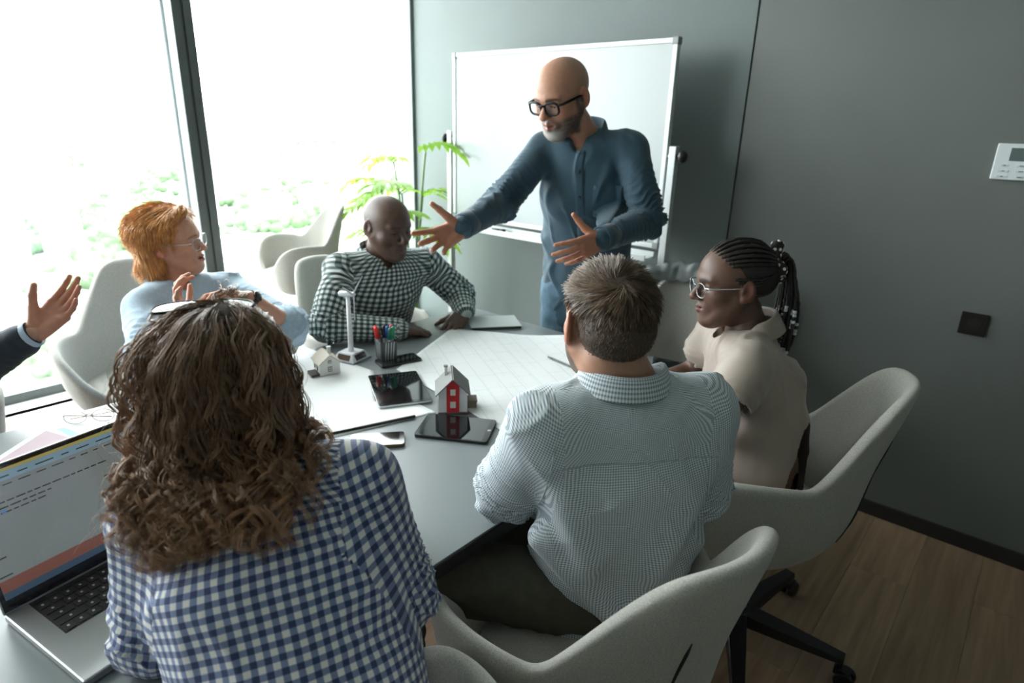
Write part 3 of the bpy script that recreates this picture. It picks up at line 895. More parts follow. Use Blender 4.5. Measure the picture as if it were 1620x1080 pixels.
        zt = ((sm_ - o0) @ up_ax); zz = zz + np.maximum(0, b_ - np.abs(y_)) * smoothstep(zz, zt - .06, zt + .05)
        return u_, zz, x_, y_
    cu, cz, cx, cy = torso_uv(cen)
    for s, sg in (('L', 1), ('R', -1)):
        ch = sleeve_chain(J, s); d, arc, si = chain_closest(cen, ch)
        lim = abs((J['s' + s] - sm_) @ U) - .012
        xx = (cen - sm_) @ U * sg
        al = unit(ch[1] - ch[0]); t0 = (cen - ch[0]) @ al
        m_ = (xx > lim) & (d < .12) & (t0 > -.09) | ((d < .066) & (xx > lim * .80) & (arc > .15)) | ((d < .06) & (arc > .2))
        sleeve |= m_
        P4 = C4[m_].reshape(-1, 3)
        _, ar, sj = chain_closest(P4, ch)
        sface = np.repeat(si[m_], 4)
        ang = np.zeros(len(P4))
        ref = Dp
        for i in range(2):
            ax = unit(ch[i + 1] - ch[i]); e1 = unit(ref - ax * (ref @ ax)); e2 = np.cross(ax, e1)
            mm = sface == i; q = P4[mm] - ch[i]; ar[mm] = (q @ ax) + (np.linalg.norm(ch[1] - ch[0]) if i else 0); ang[mm] = np.arctan2(q @ e2, q @ e1)
        # near the top of the shoulder: flat projection, so that the cloth does not pinch at the arm's axis
        L1_ = np.linalg.norm(ch[1] - ch[0]); top_ = smoothstep(-ar, -.12, .0) * (sface == 0)
        flat_ = np.where(np.abs(ang) < PI / 2, np.sin(ang), np.sign(ang) * (2 - np.sin(np.abs(ang))))
        ax_ = unit(ch[1] - ch[0]); e1_ = unit(ref - ax_ * (ref @ ax_)); e2_ = np.cross(ax_, e1_)
        pl_ = (P4 - ch[0]) @ e2_ / .064
        ang = np.where(top_ > 0, ang * (1 - top_) + pl_ * top_, ang)
        ang = ang.reshape(-1, 4)
        bad = (ang.max(1) - ang.min(1)) > PI; ang[bad] = np.where(ang[bad] < 0, ang[bad] + 2 * PI, ang[bad])
        uv[m_, :, 0] = ang * .064 + 7; uv[m_, :, 1] = ar.reshape(-1, 4)
    m_ = ~sleeve
    P4 = C4[m_].reshape(-1, 3); u_, z_, x_, y_ = torso_uv(P4)
    u_ = u_.reshape(-1, 4); sp_ = (u_.max(1) - u_.min(1)) > 1.5
    u_[sp_] = np.where(u_[sp_] > 1.5, u_[sp_] - 3.0, u_[sp_])
    uv[m_, :, 0] = u_; uv[m_, :, 1] = z_.reshape(-1, 4)
    return V, Fc, uv, sleeve

def build_collar(name, parent, material, nb, axis, left, fwd, ra=.066, rb=.070, stand=.032, fall=.040, gap=28, point=.03, uvs=1.0, drop=.0, top=.004):
    """shirt collar: a stand around the neck and a leaf folded over it; gap = half opening at the throat in degrees."""
    axis = unit(axis); left = unit(left - axis * (left @ axis)); fwd = np.cross(left, axis); fwd = unit(fwd)
    n = 56; angs = np.linspace(-180 + gap, 180 - gap, n)
    rows = []; V = []
    for j in range(7):
        row = []
        for k, a in enumerate(angs):
            t = math.radians(a)      # 0 = back
            fr = max(0, (abs(a) - 80) / (100 - gap))     # 0..1 towards the throat
            dirv = left * math.sin(t) * 1.0 - fwd * math.cos(t)
            er = 1 / math.sqrt((math.sin(t) / ra) ** 2 + (math.cos(t) / rb) ** 2)
            dz = -drop * max(0, -math.cos(t)) - .018 * fr
            st = stand * (1 - .30 * fr)
            prof = [(0, 0), (.001, st * .6), (.000, st), (.004, st + top), (.010, st), (.016, st - fall * .5 * (1 + fr * point / .03 * .5)), (.024 + .006 * fr, st - fall * (1 + fr * point / .03 * .6))][j]
            row.append(len(V)); V.append(nb + dirv * (er + prof[0]) + axis * (prof[1] + dz))
        rows.append(row)
    Fs = [(rows[j][k], rows[j][k + 1], rows[j + 1][k + 1], rows[j + 1][k]) for j in range(6) for k in range(n - 1)]
    o = np_mesh(name, np.array(V), np.array(Fs), material, parent, True)
    uvc = []
    for f in Fs:
        for vi in f:
            j, k = divmod(vi, n); uvc.append((k / (n - 1) * .40, j * .011))
    set_uv(o, np.array(uvc))
    s_ = o.modifiers.new('solid', 'SOLIDIFY'); s_.thickness = .0022; s_.offset = 0
    ss = o.modifiers.new('sub', 'SUBSURF'); ss.levels = 1; ss.render_levels = 1
    return o

def limb_core(J, tr, skin, arms=True, vox=.009, shrink=.014):
    """body under the clothes, so that the figure is continuous."""
    pts = np.array([J[k] for k in J]); F = Field(pts.min(0) - .16, pts.max(0) + .08, vox)
    U = unit(J['sL'] - J['sR'])
    for (p, a, b), (q, a2, b2) in zip(tr[:-1], tr[1:]): F.seg(p, q, (a - shrink, b - shrink), (a2 - shrink, b2 - shrink), .04, u=U)
    for s in 'LR':
        F.seg(J['nb'] - np.array([0, 0, .025]), J['s' + s], .036, .036, .03)
        F.seg(J['s' + s], J['e' + s], .044, .036, .02); F.seg(J['e' + s], J['w' + s], .036, .024, .012)
        if 'k' + s in J:
            F.seg(J['h' + s], J['k' + s], .068, .046, .03); F.seg(J['k' + s], J['a' + s], .044, .030, .015)
    F.seg(J['nb'] - np.array([0, 0, .04]), J['nb'] + (J['hc'] - J['nb']) * .35, .050, .048, .03)
    V, Fc = F.mesh(); return V, Fc, skin

def trousers(J, parent, material, label=None, r=(.098, .070, .058), waist=(.155, .12), belt=None, vox=.009, seed=4):
    U = unit(J['hL'] - J['hR'])
    pts = np.array([J[k] for k in ('hL', 'hR', 'kL', 'kR', 'aL', 'aR')]); F = Field(pts.min(0) - .19, pts.max(0) + .19, vox)
    hm = (J['hL'] + J['hR']) / 2
    F.seg(hm - .0 * U, hm + np.array([0, 0, .05]), (.165, .125), (waist[0], waist[1]), .03, u=U)
    for s in 'LR':
        F.seg(J['h' + s], J['k' + s], r[0], r[1], .03); F.seg(J['k' + s], J['a' + s] + (J['k' + s] - J['a' + s]) * .08, r[1] * .97, r[2], .015)
    V, Fc = F.mesh(); V = smooth_mesh(V, Fc, 2); N = normals(V, Fc)
    V = V + N * (.004 * (1 - abs(wave_noise(V * np.array([1, 1, 1.4]), .10, seed))))[:, None]
    o = np_mesh('trousers', V, Fc, material, parent)
    return o

def shoes(J, parent, material, fwd):
    f = unit([fwd[0], fwd[1], 0])
    for s in 'LR':
        a = J['a' + s]; F = Field(a - .30, a + .30, .008)
        base = np.array([a[0], a[1], 0.0])
        l = np.cross([0, 0, 1.], f)
        F.seg(base - f * .045 + [0, 0, .035], base + f * .10 + [0, 0, .032], (.038, .034), (.045, .028), .02, u=l); F.seg(base + f * .10 + [0, 0, .032], base + f * .17 + [0, 0, .028], (.045, .028), (.036, .022), .02, u=l)
        F.seg(base + [0, 0, .04], a + [0, 0, .02], .040, .036, .02)
        F.cut((0, 0, .004), (0, 0, -1))
        V, Fc = F.mesh(); np_mesh('shoe', smooth_mesh(V, Fc, 1), Fc, material, parent)

def eyes(c, A, s, parent, iris=(.06, .03, .015), look=(0, 0), r=.0118):
    me_w = mat('eye_white', (.72, .70, .68), .15); me_i = mat('iris_%d' % int(iris[0] * 1000), iris, .1); me_p = mat('pupil', (.005, .005, .005), .08)
    for sx in (-1, 1):
        p = c + s * (sx * .031 * A[0] + .0742 * A[1] + 0 * A[2])
        d = unit(A[1] + look[0] * A[0] + look[1] * A[2])
        e = MB().ball(p, r * s, 16, 12).build('eye', me_w, parent, smooth=True)
        q = p + d * r * s * .86
        MB().lathe([(.0058 * s, 0), (.0050 * s, .0012 * s), (.0024 * s, .0017 * s)], c=q, n=16, axis=d).build('iris', me_i, e, smooth=True)
        MB().lathe([(.0024 * s, .0016 * s), (.0012 * s, .0020 * s)], c=q, n=12, axis=d).build('pupil', me_p, e)

def glasses(c, A, s, parent, fmat, wide=.031, hw=.025, hh=.019, fr=.0016, y=.099, z=.0, shape=4.0, tint=None, temple_r=.0016, tilt=0, lens=True, tz=None, ts=1.0):
    T = lambda x, y_, z_: c + s * (x * A[0] + y_ * A[1] + z_ * A[2])
    lm = bpy.data.materials.get('spectacle_lens') or None
    if lm is None:
        lm = bpy.data.materials.new('spectacle_lens'); lm.use_nodes = True; n, l = nodes_of(lm); n.clear()
        oo = n.new('ShaderNodeOutputMaterial'); mx_ = n.new('ShaderNodeMixShader'); t_ = n.new('ShaderNodeBsdfTransparent'); g__ = n.new('ShaderNodeBsdfGlossy')
        t_.inputs[0].default_value = (.93, .95, .97, 1); g__.inputs['Roughness'].default_value = .03; mx_.inputs[0].default_value = .10
        l.new(t_.outputs[0], mx_.inputs[1]); l.new(g__.outputs[0], mx_.inputs[2]); l.new(mx_.outputs[0], oo.inputs[0])
    e = None
    fb = MB()
    outl = {}
    for sx in (-1, 1):
        pts = []
        for k in range(25):
            a = 2 * PI * k / 24; ca, sa = math.cos(a), math.sin(a); p_ = 2 / shape
            xx = math.copysign(abs(ca) ** p_, ca) * hw; zz = math.copysign(abs(sa) ** p_, sa) * hh
            X_ = sx * (wide + .003) + xx; yy = y - .35 * max(0, (abs(X_) - .02)) ** 1.0 * .45
            pts.append(T(X_, yy, z + zz))
        outl[sx] = pts
        fb.tube(pts, fr * s, 6, cap=False)
    fb.tube([T(-.010, y + .001, z + hh * .45), T(0, y + .004, z + hh * .6), T(.010, y + .001, z + hh * .45)], fr * s, 6)
    g = fb.build('glasses', fmat, parent, smooth=True)
    tp = MB()
    for sx in (-1, 1):
        xo = wide + hw + .002; yo = y - .35 * (xo - .02) * .45
        tzz = z + hh * .55 if tz is None else tz
        tp.tube([T(sx * xo, yo, tzz), T(sx * (xo + .012), yo - .012, tzz), T(sx * .078, .01, tzz - .002), T(sx * .080, -.020, tzz - .006), T(sx * .076, -.040, tzz - .026)], [temple_r * s * q for q in (1.1, 1.1, 1, .9, .7)], 6, sx=ts)
    tp.build('temple', fmat, g, smooth=True)
    if lens:
        for sx in (-1, 1):
            ps = outl[sx][:-1]; n_ = len(ps); cc = sum(ps) / n_
            MB().add([cc + A[1] * .0012 * s] + ps, [(0, 1 + k, 1 + (k + 1) % n_) for k in range(n_)]).build('lens', lm, g, smooth=True)
    return g

def person(label, loc, group=None):
    e = bpy.data.objects.new('person', None); COL.objects.link(e); e.location = (float(loc[0]), float(loc[1]), 0); e.empty_display_size = .1
    return tag(e, label, 'person', group)
def finish(e):
    """parts were modelled in world metres: keep them there under the person's own Empty."""
    inv = Matrix.Translation(e.location).inverted()
    for ch in e.children: ch.matrix_parent_inverse = inv

def conform(V, c, U_, D_, xs, zs, off=.0015, k=4):
    """points of surface V nearest to lateral xs / height zs on the side D_ points to; returns grid (len(xs), len(zs), 3)."""
    d = V - c; dx = d @ U_; front = d @ D_; vis = front > 0; Vf = V[vis]; dxf = dx[vis]; fr = front[vis]
    out = np.zeros((len(xs), len(zs), 3))
    for i, x in enumerate(xs):
        for j, z in enumerate(zs):
            q = (dxf - x) ** 2 + (Vf[:, 2] - z) ** 2
            near = np.where(q < .014 ** 2)[0]
            if len(near) == 0: near = np.argsort(q)[:k]
            f_ = fr[near]; near = near[f_ > f_.max() - .03]
            w_ = 1 / (q[near] + 1e-5); f0 = (fr[near] * w_).sum() / w_.sum()
            p = c + U_ * x + D_ * (f0 + off); p[2] = z; out[i, j] = p
    return out
def relax(G, n=2):
    for _ in range(n):
        G2 = G.copy()
        if G.shape[0] > 2: G2[1:-1] = (G[:-2] + G[2:] + 2 * G[1:-1]) / 4
        G = G2.copy()
        if G.shape[1] > 2: G[:, 1:-1] = (G2[:, :-2] + G2[:, 2:] + 2 * G2[:, 1:-1]) / 4
    return G
def grid_mesh(name, G, material, parent, thick=.002, uvs=None):
    a, b = G.shape[:2]; F_ = [(i * b + j, (i + 1) * b + j, (i + 1) * b + j + 1, i * b + j + 1) for i in range(a - 1) for j in range(b - 1)]
    o = np_mesh(name, G.reshape(-1, 3), np.array(F_), material, parent, True)
    s_ = o.modifiers.new('solid', 'SOLIDIFY'); s_.thickness = thick; s_.offset = 0
    return o
# ================================================================== the people
def P3(*a): return np.array(a, float)
shoe_m = mat('shoe_leather', (.02, .015, .012), .35)
def legs(J, l, f, fwd, ped=None, spread=.10):
    """seated legs: fwd = unit vector the thighs point along."""
    U = unit(J['sL'] - J['sR']); U = unit([U[0], U[1], 0])
    for s, sg in (('L', 1), ('R', -1)):
        J['h' + s] = J['pel'] + U * sg * .085 + P3(0, 0, -.02)
        J['k' + s] = J['h' + s] + fwd * .42 + U * sg * .05 + P3(0, 0, .0)
        J['a' + s] = P3(*(J['k' + s][:2] + fwd[:2] * (-.02)), .09)
    return J
def body_obj(root, name, parts):
    V, F, C = join(parts); o = np_mesh('body', V, F, skin_mat(name), root); set_color(o, C); return o
def shirt_obj(root, J, opts, material, label=None, name='shirt'):
    V, F, uv, sl = build_shirt(J, opts); o = np_mesh(name, V, F, material, root); set_uv(o, uv)
    if label: o['label'] = label
    return o, V, F

# ---------------------------------------------------------------- man standing in the blue shirt
def man_standing():
    skin = (.47, .235, .155)
    J = dict(sL=W(.410, 2.36, 1.462), sR=W(.100, 2.44, 1.448), eL=W(.475, 2.24, 1.225), wL=W(.285, 2.055, 1.185), eR=W(-.055, 2.28, 1.265), wR=W(-.175, 2.065, 1.212), nb=W(.235, 2.405, 1.515))
    hc = W(.152, 2.335, 1.632); J['hc'] = hc
    pel = W(.30, 2.52, .93); J['pel'] = pel
    root = person('bald bearded man with black glasses standing in a blue shirt before the whiteboard', pel)
    tr = [(W(.305, 2.53, .86), .178, .130), (W(.30, 2.515, .98), .172, .128), (W(.288, 2.485, 1.12), .168, .128), (W(.272, 2.44, 1.30), .178, .125), (W(.258, 2.41, 1.40), .150, .105)]
    fw = face_dir(-.29, -.957); U = unit(J['sL'] - J['sR'])
    for s, sg in (('L', 1), ('R', -1)):
        J['h' + s] = pel + U * sg * .09 - P3(0, 0, .04); J['k' + s] = J['h' + s] + P3(0, 0, -.41) + fw * .03; J['a' + s] = P3(*J['k' + s][:2], .09) - fw * P3(.05, .05, 0)
    A = head_axes(face_dir(-.66, -.75), 22, -2)
    head = build_head(hc, A, 1.07, J['nb'], skin, (.34, .13, .10), (.05, .035, .028), dict(jaw=1.05, nose=1.1, open=.003, beard=((.065, .048, .038), (.34, .33, .31)), stubble=((.30, .20, .14), .55)))
    sk = np.array(skin) * np.array([1.03, .92, .88])
    # right hand reaches out, fingers spread, palm up to the left; left hand open before the belly
    dR = W(-.30, 1.965, 1.150) - J['wR']; VR, FR, iR = build_hand(J['wR'], dR, W(.30, -.90, .25), +1, [(.12, .20, .12), (.30, .30, .2), (.42, .38, .22), (.50, .42, .3)], (1.05, -.10), .20, 1.04, J['wR'] + unit(J['eR'] - J['wR']) * .10)
    dL = W(.150, 1.935, 1.138) - J['wL']; VL, FL, iL = build_hand(J['wL'], dL, W(-.55, .75, -.10), -1, [(.15, .25, .15), (.22, .30, .15), (.30, .35, .2), (.38, .40, .2)], (1.05, -.15), .10, 1.02, J['wL'] + unit(J['eL'] - J['wL']) * .10)
    cV, cF, _ = limb_core(J, tr, skin)
    body_obj(root, 'tan', [head, (VR, FR, sk), (VL, FL, sk), (cV, cF, sk)])
    m_ = mat('blue_shirt_cloth', (.027, .068, .100), .8, noise=(9, .12), bump=(300, .25, .001), sheen=.2)
    folds = []
    def extra(F):
        F.seg(W(.305, 2.53, .80), W(.305, 2.53, .90), (.182, .136), (.176, .130), .03, u=U)
    o, V, F = shirt_obj(root, J, dict(tr=tr, sl=(.063, .056, .051, .039), vox=.0058, wrinkle=.011, yoke=.056, seed=11, extra=extra), m_)
    build_collar('collar', root, m_, J['nb'] + P3(0, 0, .006), P3(0, 0, 1) + fw * .22, U, fw, ra=.076, rb=.080, stand=.034, fall=.044, gap=20, drop=.030)
    # placket, buttons, pocket
    cc = W(.275, 2.44, 1.2); fh = unit([fw[0], fw[1], 0]); Uh = unit([U[0], U[1], 0]); lean = lambda z: (np.interp(z, [.86, 1.12, 1.40], [.022, .010, -.012]))
    zz = np.linspace(.86, 1.455, 34)
    G = np.stack([conform(V, cc, Uh, fh, [lean(z) + q for q in (-.017, -.008, .008, .017)], [z], .0022)[:, 0] for z in zz], 1); G = relax(G, 2)
    grid_mesh('placket', G, m_, root, .0022)
    bt = mat('dark_button', (.02, .03, .04), .3); pl = G[1:3].mean(0)
    for i in (4, 9, 14, 19, 24, 29):
        MB().lathe([(.0055, 0), (.0055, .002), (.003, .003)], c=pl[i] + fh * .001, n=12, axis=fh).build('button', bt, root, smooth=True)
    Gp = relax(conform(V, cc, Uh, fh, np.linspace(.045, .145, 8), np.linspace(1.225, 1.335, 9), .0025), 2); grid_mesh('pocket', Gp, m_, root, .002)
    Gh = relax(conform(V, cc, Uh, fh, np.linspace(.044, .146, 8), np.linspace(1.318, 1.338, 3), .0040), 1); grid_mesh('pocket_hem', Gh, m_, root, .002)
    # cuffs
    for s in 'LR':
        d = unit(J['w' + s] - J['e' + s]); p = J['w' + s]
        MB().lathe([(.030, -.060), (.043, -.060), (.0435, -.002), (.041, .002), (.037, .0), (.036, -.05)], c=p, n=28, axis=d).build('cuff', m_, root, smooth=True)
    trousers(J, root, mat('jeans_cloth', (.10, .18, .25), .8, noise=(30, .2), bump=(500, .2, .001)), r=(.098, .07, .06), waist=(.170, .128))
    shoes(J, root, shoe_m, fw)
    g = glasses(hc, A, 1.07, root, mat('black_frame', (.006, .005, .005), .4, spec=.25), wide=.030, hw=.0250, hh=.0190, fr=.0038, y=.105, z=-.001, shape=3.0, temple_r=.0040, tz=.010)
    eyes(hc, A, 1.07, root, (.05, .03, .02), look=(0, -.25))
    finish(root)
man_standing()

# ---------------------------------------------------------------- man with the dark checked shirt
def man_checked():
    skin = (.088, .047, .033)
    J = dict(sR=W(-.665, 2.35, .985), sL=W(-.375, 2.565, .975), eR=W(-.690, 2.185, .812), wR=W(-.435, 2.255, .785), eL=W(-.235, 2.62, .84), wL=W(-.200, 2.475, .802), nb=W(-.535, 2.445, 1.035))
    hc = W(-.495, 2.405, 1.152); J['hc'] = hc
    J['pel'] = W(-.64, 2.60, .53)
    fwd = unit(P3(1, -.05, 0)); legs(J, 0, 0, fwd)
    root = person('bald man in a dark green and white checked shirt seated with forearms on the table', J['pel'])
    tr = [(W(-.64, 2.60, .50), .175, .135), (W(-.63, 2.58, .62), .165, .130), (W(-.60, 2.54, .76), .170, .130), (W(-.55, 2.47, .90), .178, .122), (W(-.53, 2.45, .96), .150, .098)]
    A = head_axes(face_dir(.74, -.67), 10, 0)
    head = build_head(hc, A, 1.0, J['nb'], skin, (.12, .045, .038), (.012, .008, .007), dict(jaw=1.08, nose=1.28, cheek=1.1, stubble=((.035, .024, .020), .55)))
    head = (head[0], head[1], head[2])
    VR, FR, iR = build_hand(J['wR'], W(-.33, 2.330, .757) - J['wR'], P3(0, 0, -1), +1, [(.25, .35, .2), (.3, .4, .2), (.3, .45, .25), (.35, .5, .3)], (.5, .1), .09, 1.0, J['wR'] + unit(J['eR'] - J['wR']) * .10)
    VL, FL, iL = build_hand(J['wL'], W(-.245, 2.39, .752) - J['wL'], W(-.2, .5, -.75), -1, [(.35, .45, .25), (.4, .5, .3), (.45, .5, .3), (.5, .5, .3)], (.4, .1), .07, 1.0, J['wL'] + unit(J['eL'] - J['wL']) * .10)
    cV, cF, _ = limb_core(J, tr, skin)
    body_obj(root, 'brown', [head, (VR, FR, np.array(skin) * .9), (VL, FL, np.array(skin) * .9), (cV, cF, skin)])
    m_ = gingham('dark_check_cloth', (.60, .64, .62), (.12, .17, .165), (.010, .020, .020), .0225, .50)
    U = unit(J['sL'] - J['sR']); fw = unit(np.cross(U, [0, 0, 1.]))
    if fw @ P3(1, 0, 0) < 0: fw = -fw
    o, V, F = shirt_obj(root, J, dict(tr=tr, sl=(.070, .060, .052, .043), vox=.0065, wrinkle=.008, yoke=.064, seed=21), m_)
    build_collar('collar', root, m_, J['nb'] + P3(0, 0, .002), P3(0, 0, 1) + fw * .18, U, fw, ra=.076, rb=.080, stand=.030, fall=.042, gap=22, drop=.028)
    for s in 'LR':
        d = unit(J['w' + s] - J['e' + s])
        c_ = MB().lathe([(.030, -.060), (.043, -.060), (.0435, -.002), (.041, .002), (.037, .0), (.036, -.05)], c=J['w' + s], n=28, axis=d).build('cuff', m_, root, smooth=True)
        me = c_.data; uvl = me.uv_layers.new(name='UVMap')
        co = np.array([v.co[:] for v in me.vertices]); li = np.array([l_.vertex_index for l_ in me.loops])
        a_ = (co - J['w' + s]) @ d; e1 = unit(np.cross(d, [0, 0, 1.])); e2 = np.cross(d, e1)
        th = np.arctan2((co - J['w' + s]) @ e2, (co - J['w' + s]) @ e1)
        uvl.data.foreach_set('uv', np.stack([th[li] * .043, a_[li]], 1).astype(np.float32).ravel())
    # wrist watch on the left arm
    d = unit(J['wL'] - J['eL'])
    wt = MB().lathe([(.028, .002), (.0315, .002), (.0315, .020), (.028, .020)], c=J['wL'], n=24, axis=d).build('watch_band', mat('watch_metal', (.6, .6, .6), .3, metal=1.0), root, smooth=True)
    MB().lathe([(.017, 0), (.017, .008), (.013, .010)], c=J['wL'] + d * .011 + unit(P3(0, 0, 1) - d * d[2]) * .029, n=20, axis=unit(P3(0, 0, 1) - d * d[2])).build('watch_case', mat('watch_metal', (.6, .6, .6), .3), wt, smooth=True)
    trousers(J, root, mat('dark_trousers', (.02, .022, .028), .85))
    shoes(J, root, shoe_m, fwd)
    eyes(hc, A, 1.0, root, (.02, .012, .01), look=(0, -.15))
    finish(root)
man_checked()

# ---------------------------------------------------------------- red-haired woman
def woman_red():
    skin = (.60, .335, .235)
    J = dict(sR=W(-1.235, 1.985, .925), sL=W(-1.05, 2.215, .935), eR=W(-1.13, 1.80, .805), wR=W(-1.01, 1.835, .925), eL=W(-.765, 2.02, .86), wL=W(-.815, 1.845, 1.008), nb=W(-1.195, 2.115, 1.005))
    hc = W(-1.180, 2.115, 1.128); J['hc'] = hc
    J['pel'] = W(-1.30, 2.20, .53); fwd = unit(P3(1, -.25, 0)); legs(J, 0, 0, fwd)
    root = person('red-haired woman in a light blue shirt and clear glasses, smiling in profile', J['pel'])
    tr = [(W(-1.30, 2.20, .50), .155, .125), (W(-1.28, 2.18, .62), .140, .115), (W(-1.25, 2.16, .74), .135, .110), (W(-1.20, 2.12, .86), .148, .112), (W(-1.19, 2.11, .93), .120, .082)]
    A = head_axes(face_dir(.995, .05), -2, 8)
    s = .96
    head = build_head(hc, A, s, J['nb'], skin, (.50, .16, .13), (.30, .13, .06), dict(jaw=.90, nose=.85, smile=1.0, open=.003, neck_r=.047, cheek=1.05))
    sk = np.array(skin) * P3(1, .92, .9)
    VL, FL, _i = build_hand(J['wL'], W(-.985, 1.815, 1.040) - J['wL'], W(-.1, -.45, -.6), -1, [(.25, .5, .3), (.35, .6, .4), (.45, .7, .4), (.5, .7, .4)], (.3, .1), .12, .92, J['eL'] + (J['wL'] - J['eL']) * .12, fr=.036)
    VR, FR, _i = build_hand(J['wR'], W(-1.035, 1.815, 1.05) - J['wR'], W(.8, .3, .1), +1, [(.5, .6, .4), (.4, .6, .3), (.3, .5, .3), (.2, .4, .3)], (.3, .1), .14, .92, J['eR'] + (J['wR'] - J['eR']) * .3, fr=.034)
    cV, cF, _ = limb_core(J, tr, skin)
    body_obj(root, 'fair', [head, (VL, FL, sk), (VR, FR, sk), (cV, cF, sk)])
    m_ = mat('pale_blue_shirt', (.40, .52, .64), .85, noise=(300, .14, 2), bump=(400, .3, .001), sheen=.2)
    U = unit(J['sL'] - J['sR']); fw = unit(np.cross(U, [0, 0, 1.]))
    shirt_obj(root, J, dict(tr=tr, sl=(.062, .058, .054, .046), vox=.0065, wrinkle=.009, yoke=.055, seed=31, sleeve_to=.56, trap=(.042, .040), rings=[(.96, .062, 0), (1.06, .058, 0)]), m_)
    build_collar('collar', root, m_, J['nb'] + P3(0, 0, .000), P3(0, 0, 1) + fw * .1, U, fw, ra=.066, rb=.072, stand=.030, fall=.050, gap=42, drop=.025)
    d = unit(J['wL'] - J['eL'])
    wt = MB().lathe([(.022, -.016), (.0262, -.016), (.0262, .004), (.022, .004)], c=J['wL'], n=24, axis=d).build('watch_band', mat('strap_dark', (.02, .018, .016), .5), root, smooth=True)
    nn = unit(W(.25, -.5, .6) - d * (W(.25, -.5, .6) @ d))
    MB().lathe([(.017, 0), (.017, .008), (.013, .010)], c=J['wL'] - d * .006 + nn * .022, n=20, axis=nn).build('watch_case', mat('watch_dark', (.05, .045, .04), .2, metal=.6), wt, smooth=True)
    trousers(J, root, mat('blue_jeans_dark', (.05, .07, .12), .85))
    shoes(J, root, shoe_m, fwd)
    glasses(hc, A, s, root, mat('clear_frame', (.75, .76, .78), .15, metal=.4), wide=.031, hw=.0235, hh=.0205, fr=.0011, y=.106, z=-.004, shape=2.3, temple_r=.0012)
    eyes(hc, A, s, root, (.10, .16, .14), look=(0, 0))
    # bob haircut: shaped mass plus strands
    T = lambda x, y, z: hc + s * (x * A[0] + y * A[1] + z * A[2])
    hm = mat('ginger_hair', (.56, .27, .085), .42, noise=(90, .3), spec=.4)
    pts = np.array([T(x, y, z) for x in (-.13, .13) for y in (-.16, .13) for z in (-.15, .16)]); F = Field(pts.min(0), pts.max(0), .004)
    F.ell(T(0, -.018, .045), tuple(v * s for v in (.090, .112, .088)), A, .01)
    for sx in (-1, 1): F.seg(T(sx * .056, -.048, .03), T(sx * .062, -.046, -.078), .050 * s, .040 * s, .03); F.seg(T(sx * .05, .035, .085), T(sx * .074, .012, .03), .022 * s, .014 * s, .02)
    F.seg(T(0, -.082, .03), T(0, -.078, -.080), .066 * s, .054 * s, .03); F.seg(T(-.045, -.080, -.080), T(.045, -.080, -.080), .042 * s, .042 * s, .02)
    F.ell(T(0, .085, -.01), tuple(v * s for v in (.078, .075, .115)), A, .012, '-')
    for sx in (-1, 1): F.ell(T(sx * .088, .012, -.030), tuple(v * s for v in (.022, .034, .045)), A, .012, '-')
    F.ell(T(0, .03, -.10), tuple(v * s for v in (.06, .075, .06)), A, .01, '-')
    F.seg(T(.0, .062, .110), T(-.05, .050, .098), .020 * s, .014 * s, .015)
    V, Fc = F.mesh(); V = smooth_mesh(V, Fc, 2)
    N = normals(V, Fc)
    L_ = ((V - hc) @ A.T) / s
    ang = np.arctan2(L_[:, 0], -L_[:, 1] - .01); V = V + N * (.0011 * np.sin(ang * 46 + 2 * wave_noise(L_, .08, 3)))[:, None]
    hair = np_mesh('hair', V, Fc, hm, root); hair['label'] = 'short ginger bob'
    # strands over it
    idx = rng.choice(len(V), 2600, replace=False); paths = []
    part = T(.035, .05, .12)
    for i in idx:
        p = V[i] + N[i] * .001; L0 = L_[i]
        down = -A[2] if L0[2] < .075 else unit((p - part)) 
        pth = [p]; nrm = N[i]
        for q in range(6):
            dv = down - nrm * (down @ nrm); dv = unit(dv + .08 * rng.normal(size=3)); p = p + dv * .009
            rel = ((p - hc) @ A.T) / s
            if rel[2] < .075: down = -A[2]
            pth.append(p + nrm * .0012)
        paths.append(pth)
    fibres('hair_strands', np.array(paths), .0009, mat('ginger_strands', (.66, .34, .12), .35, noise=(40, .35)), hair)
    finish(root)
woman_red()

